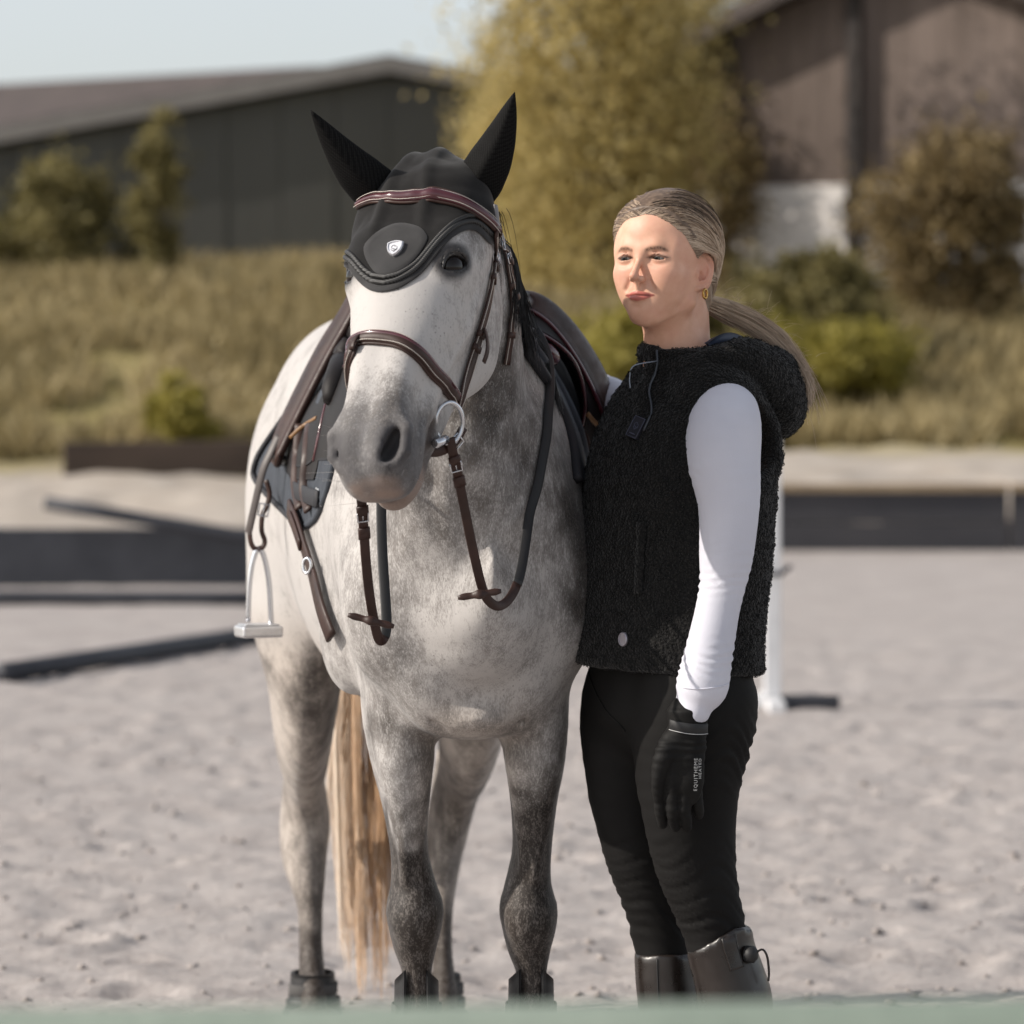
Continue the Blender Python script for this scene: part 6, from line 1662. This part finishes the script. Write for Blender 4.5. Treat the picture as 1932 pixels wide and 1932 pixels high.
mesh_np('body', BV, BF, M_skin, person, attrs={'lipline': lipline, 'lip': lip, 'brow': np.clip(brow, 0, 1), 'lash': np.clip(lash, 0, 1), 'blush': np.clip(blush, 0, 1), 'lidtone': np.clip(lidc, 0, 1)})
M_eye = mat('eye_white', (.5, .47, .44), .1); t = NT(M_eye); t.color(t.ramp(t.attr('iris'), [(0, (.19, .165, .15)), (.36, (.18, .155, .14)), (.40, (.035, .032, .026)), (.72, (.055, .045, .032)), (.74, (.004, .004, .004))], 'CONSTANT'))
for l in (-1, 1):
    g_ = unit(KF + np.array([-.25, 0, -.05])); a_ = unit(np.cross(g_, KZ)); b_ = np.cross(a_, g_)
    rg, sg = 20, 24
    iris = np.repeat(np.clip(1 - np.linspace(0, math.pi, rg + 1) / R(52), 0, 1), sg)
    iris = np.clip(1 - np.linspace(0, math.pi, rg + 1) / R(58), 0, 1); iris = np.repeat(iris, sg)
    uvsphere(K(.0728, .032 * l, -.0028), .0126, 'eye', M_eye, person, [g_, a_, b_], sg, rg, {'iris': iris})

# hair ---------------------------------------------------------------
hl_f = [-.12, -.07, -.045, -.025, -.012, .000, .012, .025, .040, .057, .075, .085, .10]
hl_z = [-.075, -.075, -.050, -.018, .002, .006, .002, .004, .018, .039, .060, .074, .086]
hz = zx - np.interp(fx, hl_f, hl_z) + .004 * vnoise(BV, 70, 31)
inhead = (np.linalg.norm(BV - K(-.005, 0, .03), axis=1) < .135) & (aL < .0755 + .02 * (zx > .012))
cov = inhead & (hz > -.002)
earm = sum(blob((-.002, .074 * l, -.018), (.024, .016, .034)) for l in (-1, 1)) > .35
cov &= ~earm
fs = cov[BF].all(1); ix = np.unique(BF[fs]); rm = -np.ones(len(BV), int); rm[ix] = np.arange(len(ix))
capF = rm[BF[fs]]; capV = BV[ix] + BN[ix] * (.0005 + .0062 * sstep(0, .018, hz[ix]))[:, None]
M_hair = mat('brown_blond_hair', (.2, .13, .08), .5, spec=.4)
t = NT(M_hair); t.color(t.ramp(t.attr('tone'), [(0, (.035, .024, .018)), (.30, (.12, .082, .058)), (.60, (.36, .26, .18)), (1, (.66, .53, .41))]))
t.b.inputs['Anisotropic'].default_value = .5
hair = mesh_np('hair', capV, capF, M_hair, person, attrs={'tone': np.clip(.30 + .2 * sstep(.04, -.02, zx[ix]) + .12 * vnoise(BV[ix] * np.array([1, 1, 1]), 220, 3), 0, 1)})
cap_bvh = bvh_of(capV, capF)
tie = K(-.088, .004, -.052)
rs = np.random.RandomState(77)
edge_ix = np.where(inhead & ~earm & (hz > -.005) & (hz < .008) & (fx > -.035))[0]; fr_ix = edge_ix[fx[edge_ix] > .03]; any_ix = np.where(cov & (zx > -.03))[0]
st_ = np.concatenate([rs.choice(edge_ix, 2600), rs.choice(fr_ix, 2400), rs.choice(any_ix, 2400)])
c0 = K(-.010, 0, .012); S = BV[st_]; n = len(S); m_ = 13
P = np.zeros((n, m_, 3)); tn = np.zeros((n, m_))
d0 = S - c0; d1 = tie - c0; l0 = np.linalg.norm(d0, axis=1); u0 = unit(d0); u1 = unit(d1)
sgn_ = np.sign((d0 @ KL) + rs.normal(size=n) * .006); um = u0 + u1 + KZ * .62 + sgn_[:, None] * KL * .62 + rs.normal(size=(n, 3)) * .04
lift_ = rs.uniform(.0014, .0034, n)
off_ = rs.normal(size=(n, 3)) * .0016
for k in range(m_):
    tt = k / (m_ - 1)
    sl_ = unit((1 - tt) ** 2 * u0 + 2 * tt * (1 - tt) * um + tt * tt * u1)
    for i in range(n):
        if k == 0: P[i, 0] = S[i]; continue
        h = cap_bvh.ray_cast(Vector(c0 + sl_[i] * .20), Vector(-sl_[i]))
        r_ = np.linalg.norm(np.array(h[0]) - c0) if h[0] is not None else l0[i] * (1 - tt) + .1 * tt
        P[i, k] = c0 + sl_[i] * (r_ + lift_[i]) + off_[i] * min(tt * 3, 1)
for _ in range(2): P[:, 1:-1] = (P[:, :-2] + 2 * P[:, 1:-1] + P[:, 2:]) / 4
qq = to_face(P.reshape(-1, 3)).reshape(n, m_, 3)
bad = ((qq[..., 2] < np.interp(qq[..., 0], hl_f, hl_z) - .010) & (qq[..., 0] > -.03)).any(1)
for l in (-1, 1): bad |= (np.linalg.norm((P - K(.000, .076 * l, -.017)) @ np.array([KF / .021, KL / .03, KZ / .031]).T, axis=2) < 1).any(1)
P = P[~bad]; n = len(P)
base_t = np.clip(rs.normal(size=n) * .22 + .60, 0, 1)
zz = (P - KC) @ KZ
tone = np.clip(base_t[:, None] + .30 * sstep(.075, .0, zz) - .20 * sstep(.045, .095, zz) + .10 * np.linspace(0, 1, m_)[None], 0, 1)
V, F = strands(P, .0007, .0006)
mesh_np('hair_strands', V, F, M_hair, hair, attrs={'tone': np.repeat(tone.reshape(-1), 3)})
# stray hairs round the hairline
n = 120; si = rs.choice(edge_ix, n); S = BV[si]; dN = BN[si]
w1 = rs.normal(size=(n, 3)) * .006; P = np.stack([S + dN * (.002 + .006 * k) - KF * .03 * k + KZ * .012 * k + w1 * k * k for k in np.linspace(0, 1, 7)], 1)
V, F = strands(P, .00035, .00015); mesh_np('hair_strands', V, F, M_hair, hair, attrs={'tone': np.full(len(V), .75)})
# ponytail
cen = catmull([tie + KF * .01, W(1340, 574, 5.93), W(1375, 588, 5.95), W(1425, 612, 5.95), W(1468, 645, 5.94), W(1500, 688, 5.93), W(1517, 730, 5.92), W(1520, 762, 5.92)], 18)
wid = np.interp(np.linspace(0, 1, 18), [0, .12, .3, .6, .85, 1], [.012, .014, .019, .019, .013, .005])
n = 1700; off_ = rs.normal(size=(n, 3)); off_ = off_ / np.maximum(np.linalg.norm(off_, axis=1), .9)[:, None] * rs.uniform(.2, 1.1, n)[:, None]; ln = 1 - .3 * rs.rand(n) ** 2
frz = rs.normal(size=(n, 3)) * np.where(rs.rand(n) < .06, .012, .0025)[:, None]
P = np.zeros((n, 18, 3))
for k in range(18):
    tt = k / 17 * ln * 17; i0 = np.minimum(tt.astype(int), 16)
    P[:, k] = cen[i0] + (cen[i0 + 1] - cen[i0]) * (tt - i0)[:, None] + off_ * np.interp(tt, np.arange(18), wid)[:, None] + frz * (tt / 17)[:, None] ** 2 * 2
tone = np.clip(.88 + .15 * off_[:, 2] + rs.normal(size=n) * .17, 0, 1)
V, F = strands(P, .0009, .0004); mesh_np('ponytail', V, F, M_hair, person, attrs={'tone': np.repeat(tone, 54)})
n = 90; si = rs.randint(3, 15, n); b = cen[si] + rs.normal(size=(n, 3)) * .012 + PZ * .010
d = unit(np.array([.8, 0, .25]) + rs.normal(size=(n, 3)) * .5)
sc_ = rs.uniform(.6, 1.2, n)[:, None]
P = np.stack([b + d * k * sc_ + PZ * .5 * k * .3 - PZ * 9 * k * k for k in np.linspace(0, .035, 6)], 1)
V, F = strands(P, .0003, .00015); mesh_np('ponytail', V, F, M_hair, person, attrs={'tone': np.full(len(V), .9)})
V, F = tube_geo([tie + KF * .002 + (KL * math.cos(a) + unit(KZ * .8 + KF * .6) * math.sin(a)) * .012 for a in np.linspace(0, 6.283, 16, endpoint=False)], .0035, 8, True); mesh_np('hair_tie', V, F, mat('hair_tie', (.02, .015, .012), .8), person)
# earring
ec = W(1321, 552, 5.775)
lob = np.argmin(np.linalg.norm(BV - K(.006, .078, -.048), axis=1)); ec = BV[lob] + KL * .004 - KZ * .008
M_gold2 = mat('gold', (.55, .33, .10), .25, 1.0)
V, F = tube_geo([ec + KF * .0065 * math.cos(a) + KZ * .0075 * math.sin(a) + KL * .001 for a in np.linspace(0, 6.283, 20, endpoint=False)], .0022, 8, True); mesh_np('earring', V, F, M_gold2, person)

# clothes --------------------------------------------------------------
M_fleece = mat('black_boucle_fleece', (.012, .011, .011), .95, spec=.15)
t = NT(M_fleece); vo = t.vor(260, None, 'SMOOTH_F1'); nz = t.noise(380, 3)
t.color(t.ramp(t.math('ADD', t.math('MULTIPLY', vo, .9), t.math('MULTIPLY', nz, .35)), [(.2, (.020, .0178, .0155)), (.42, (.0062, .0057, .0052)), (.7, (.0015, .0015, .0015))]))
t.bump(t.math('ADD', t.math('MULTIPLY', vo, -1.0), t.math('MULTIPLY', nz, .3)), .7, .005)
t.b.inputs['Sheen Weight'].default_value = .12; t.b.inputs['Sheen Roughness'].default_value = .6
M_shirt = mat('white_shirt', (.74, .74, .80), .75, spec=.25); t = NT(M_shirt); t.bump(t.noise(700, 2, .5, t.coords((1, 1, .4))), .3, .0010); t.color(t.ramp(t.noise(6, 3), [(.3, (.56, .56, .63)), (.7, (.63, .63, .70))]))
M_breech = mat('charcoal_breeches', (.024, .023, .022), .6, spec=.15); t = NT(M_breech); t.color(t.ramp(t.noise(9, 4), [(.3, (.0065, .006, .0058)), (.7, (.0095, .009, .0087))])); t.bump(t.noise(700, 2, .5, t.coords((1, 1, .5))), .15, .0006); t.b.inputs['Roughness'].default_value = .72
M_lbt = mat('dark_brown_boot_leather', (.022, .015, .012), .30, spec=.6); t = NT(M_lbt); t.color(t.ramp(t.noise(10, 4), [(.3, (.009, .0065, .0055)), (.7, (.018, .0125, .010))])); t.rough(t.rng(t.noise(40, 3), .3, .7, .24, .42))
M_glove = mat('black_glove', (.010, .0095, .0095), .68, spec=.2); t = NT(M_glove); t.color(t.ramp(t.noise(25, 4), [(.3, (.004, .0038, .0038)), (.7, (.010, .0095, .009))])); t.bump(t.noise(500, 3), .25, .0008)
ve = mesh_np('vest', *vest, M_fleece, person)
sh_ = mesh_np('shirt_sleeve', *sleeve, M_shirt, person); mesh_np('shirt_sleeve', *rsleeve, M_shirt, person)
br_ = mesh_np('breeches', *breeches, M_breech, person)
bL = mesh_np('riding_boot', *bootL, M_lbt, person); bR = mesh_np('riding_boot', *bootR, M_lbt, person)
gl = mesh_np('glove', *glove, M_glove, person)
vest_bvh = bvh_of(*vest); glove_bvh = bvh_of(*glove); br_bvh = bvh_of(*breeches); bl_bvh = bvh_of(*bootL); brt_bvh = bvh_of(*bootR); sl_bvh = bvh_of(*sleeve)
# loose fleece curls standing off the pile
VV, VF = vest; VN = vnormals(VV, VF)
nt = 24000; ti = rs.randint(0, len(VV), nt); b = VV[ti]; nn = VN[ti]
tg = unit(np.cross(nn, rs.normal(size=(nt, 3)))); tb = np.cross(nn, tg); rr = rs.uniform(.0011, .0021, nt)[:, None]
P = np.stack([b + nn * (rr * (.2 + 1.0 * math.sin(a * .9))) + tg * rr * (math.cos(a) - 1) * .9 + tb * rr * math.sin(a) * .8 for a in np.linspace(0, 4.2, 6)], 1)
V, F = strands(P, .00055, .00045); cu = mesh_np('fleece_curls', V, F, M_fleece, ve)
# neck of the white shirt and hood lining
f = Field(*grid_for((.20, 5.74, 1.38), (.40, 6.02, 1.50), .004))
th = np.linspace(0, 2 * math.pi, 22, endpoint=False)
cc = K(-.046, 0, -.150)
rp = np.array([cc + PF * (.050 * math.cos(a) - .008) + PL * .058 * math.sin(a) + PZ * (.004 - .016 * math.cos(a)) for a in th])
for i in range(22): f.cone(rp[i], rp[(i + 1) % 22], .007, .007, k=.004); f.cone(rp[i] - PZ * .025, rp[(i + 1) % 22] - PZ * .025, .008, .008, k=.01)
mesh_np('shirt_collar', *f.mesh(1), M_shirt, person)
M_lin = mat('navy_lining', (.022, .032, .062), .6)
A_ = [W(1332, 648, 5.80), W(1352, 634, 5.82), W(1378, 630, 5.86), W(1402, 640, 5.90)]; B_ = [W(1335, 668, 5.83), W(1358, 662, 5.84), W(1385, 662, 5.87), W(1412, 664, 5.91)]
ribbon_sheet(A_, B_, .008, M_lin, 'hood_lining', ve, 12, 5, .01, (.2, -.6, .3))
# zip with puller cords
zp = catmull([W(1212, 642, 5.78), W(1206, 668, 5.77), W(1200, 700, 5.75), W(1190, 745, 5.74), W(1172, 800, 5.73)], 24)
zq = []
for p in zp:
    loc, nor, i, d = vest_bvh.find_nearest(Vector(p)); zq.append(np.array(loc) + np.array(nor) * .003)
zq = np.array(zq)
for _ in range(6): zq[1:-1] = (zq[:-2] + 2 * zq[1:-1] + zq[2:]) / 4
V, F = tube_geo(zq, .0024, 6); mesh_np('zip', V, F, mat('zip_teeth', (.06, .065, .075), .35, .6), ve)
V, F = tube_geo(catmull([zq[6] + np.array([0, -.004, 0]), W(1196, 690, 5.735), W(1188, 712, 5.73), W(1189, 732, 5.73)], 14), .0010, 6); mesh_np('zip_cord', V, F, mat('grey_cord', (.22, .25, .30), .6), ve)
# chest label, pocket, badge
def surf_frame(u, v, bvh, up=PZ):
    h = cast(u, v, bvh); loc, nor, i, d = bvh.find_nearest(Vector(h)); nor = np.array(nor); 
    ns = [nor]
    for du, dv in ((8, 0), (-8, 0), (0, 8), (0, -8)):
        hh = cast(u + du, v + dv, bvh)
        if hh is not None: ns.append(np.array(bvh.find_nearest(Vector(hh))[1]))
    nor = unit(np.mean(ns, 0)); ex = unit(np.cross(up, nor)); ey = np.cross(nor, ex); return h, nor, ex, ey
h, nr, ex, ey = surf_frame(1203, 808, vest_bvh)
cs, sn = math.cos(R(-16)), math.sin(R(-16)); ex, ey = ex * cs + ey * sn, ey * cs - ex * sn
M_lab = mat('navy_label', (.016, .016, .024), .5); M_labl = mat('label_print', (.085, .09, .14), .5)
lb = mesh_np('chest_label', *box_geo((-.0135, -.0185, -.002), (.0135, .0185, .0055), np.array([ex, ey, nr]), h), M_lab, ve, False); bevel(lb, .001)
for (a, b) in (((-.0125, -.0175), (.0125, -.0175)), ((.0125, -.0175), (.0125, .0175)), ((.0125, .0175), (-.0125, .0175)), ((-.0125, .0175), (-.0125, -.0175))):
    V, F = tube_geo([h + ex * a[0] + ey * a[1] + nr * .0057, h + ex * b[0] + ey * b[1] + nr * .0057], .0005, 5, up=nr); mesh_np('label_border', V, F, M_labl, lb)
emblem(lb, h + nr * .0058 + ey * .003, ex, ey, nr, .0085, M_labl)
V, F = tube_geo([h + ex * -.007 - ey * .012 + nr * .0058, h + ex * .007 - ey * .012 + nr * .0058], .0008, 5, up=nr); mesh_np('label_border', V, F, M_labl, lb)
pk = []
for u, v in ((1212, 985), (1211, 1020), (1208, 1070), (1206, 1120)): pk.append(cast(u, v, vest_bvh))
Pk, Nk = on_surface(catmull(pk, 20), .0015, vest_bvh, 3); strap('pocket_welt', Pk, Nk, .018, .004, M_fleece, ve, .002)
h, nr, ex, ey = surf_frame(1178, 1206, vest_bvh)
ov = [(.0095 * math.cos(a), .0120 * math.sin(a)) for a in np.linspace(0, 6.283, 20, endpoint=False)]
bg = mesh_np('hem_badge', *flat_plate(ov, h + nr * .001, ex, ey, nr, .005), mat('pewter', (.40, .38, .42), .35, .8), ve, False)
hp = []
for u in np.linspace(1082, 1430, 30):
    hh = None
    for v in range(1300, 1225, -3):
        hh = cast(u, v, vest_bvh)
        if hh is not None: break
    if hh is not None: hp.append(hh)
# cuff fold of the sleeve
P_ = [cast(u, v, sl_bvh) for u, v in ((1272, 1290), (1290, 1297), (1320, 1300), (1350, 1297), (1374, 1290))]; P_ = [p for p in P_ if p is not None]
Pq, Nq = on_surface(catmull(P_, 20), .0004, sl_bvh, 2); V, F = sweep(Pq, Nq, round_prof(.0016, 6)); mesh_np('cuff_seam', V, F, M_shirt, sh_)
# seams of the breeches
for px_ in ([(1112, 1262), (1122, 1300), (1140, 1335), (1165, 1362), (1180, 1380)],):
    P_ = [p for p in (cast(u, v, br_bvh) for u, v in px_) if p is not None]; Pq, Nq = on_surface(catmull(P_, 24), .0006, br_bvh, 2); V, F = sweep(Pq, Nq, round_prof(.0016, 6)); mesh_np('pocket_seam', V, F, M_breech, br_)
# glove cuff with strap and piping, lettering
cu_ = [p for p in (cast(u, v, glove_bvh) for u, v in ((1266, 1366), (1280, 1370), (1300, 1374), (1320, 1375), (1332, 1374))) if p is not None]
Pq, Nq = on_surface(catmull(cu_, 20), .0006, glove_bvh, 2); strap('glove_strap', Pq, Nq, .016, .003, M_rubber, gl)
T_ = unit(np.gradient(Pq, axis=0)); B_2 = unit(np.cross(T_, Nq)); dn = B_2 if B_2.mean(0)[2] < 0 else -B_2
V, F = tube_geo(Pq + dn * .0085 + Nq * .003, .0006, 5); mesh_np('glove_piping', V, F, mat('silver_piping', (.5, .5, .5), .4), gl)
M_print = mat('white_print', (.55, .55, .54), .6)
def lettering(txt, u, v0, size, parent):
    cu = bpy.data.curves.new('lettering', 'FONT'); cu.body = txt; cu.size = size; cu.extrude = .0002; cu.align_x = 'CENTER'; cu.align_y = 'CENTER'; cu.space_character = 1.25; cu.resolution_u = 2
    ob = bpy.data.objects.new('tmp', cu); COL.objects.link(ob); dg = bpy.context.evaluated_depsgraph_get(); me = bpy.data.meshes.new_from_object(ob.evaluated_get(dg)); bpy.data.objects.remove(ob)
    h, nr, ex, ey = surf_frame(u, v0, glove_bvh)
    n_ = len(me.vertices); co = np.zeros(n_ * 3, np.float32); me.vertices.foreach_get('co', co); co = co.reshape(-1, 3)
    base = h + nr * .0010
    V = np.array([base + ey * -x * -1.0 * 1.0 + ex * -y + nr * z for x, y, z in co])
    for i in range(n_):                               # lay the print on the glove
        loc, no_, _, d = glove_bvh.find_nearest(Vector(V[i])); V[i] = np.array(loc) + np.array(no_) * (.0006 + max(co[i, 2], 0))
    F = [tuple(p.vertices) for p in me.polygons]; bpy.data.meshes.remove(me)
    return mesh_np('lettering', V, F, M_print, parent, False)
lettering('EQUITHEME', 1313, 1462, .0085, gl); lettering('HEATED', 1321, 1450, .0075, gl)
# boot details: front panel, top strap and spur button
P_ = [p for p in (cast(u, v, bl_bvh) for u, v in ((1372, 1752), (1376, 1775), (1384, 1805), (1391, 1828))) if p is not None]
if len(P_) > 2:
    Pq, Nq = on_surface(catmull(P_, 20), .0004, bl_bvh, 2); strap('boot_panel', Pq, Nq, .026, .0022, M_lbt, bL, .0015); stitches(Pq, Nq, .011, .0026, bL, M_rubber); stitches(Pq, Nq, -.011, .0026, bL, M_rubber)
c = cast(1408, 1800, bl_bvh); c = c if c is not None else W(1412, 1800, 5.78)
V, F = tube_geo([c + np.array([.0, 0, 0]), c + np.array([.012, -.006, 0]), c + np.array([.017, -.008, 0])], [.014, .014, .008], 12, up=(0, 0, 1)); mesh_np('zip_stud', V, F, M_rubber, bL)
V, F = tube_geo(catmull([c + np.array([.014, -.006, .002]), c + np.array([.026, -.004, .008]), c + np.array([.034, -.002, -.004]), c + np.array([.037, 0, -.030]), c + np.array([.036, 0, -.044])], 20), .0020, 6); mesh_np('zip_pull', V, F, M_lbt, bL)
bt = [p for p in (cast(u, v, brt_bvh) for u, v in ((1240, 1810), (1241, 1850), (1243, 1890), (1245, 1930))) if p is not None]
if len(bt) > 2:
    Pq, Nq = on_surface(catmull(bt, 16), .0004, brt_bvh, 2); V, F = sweep(Pq, Nq, round_prof(.0016, 6)); mesh_np('boot_seam', V, F, M_rubber, bR)
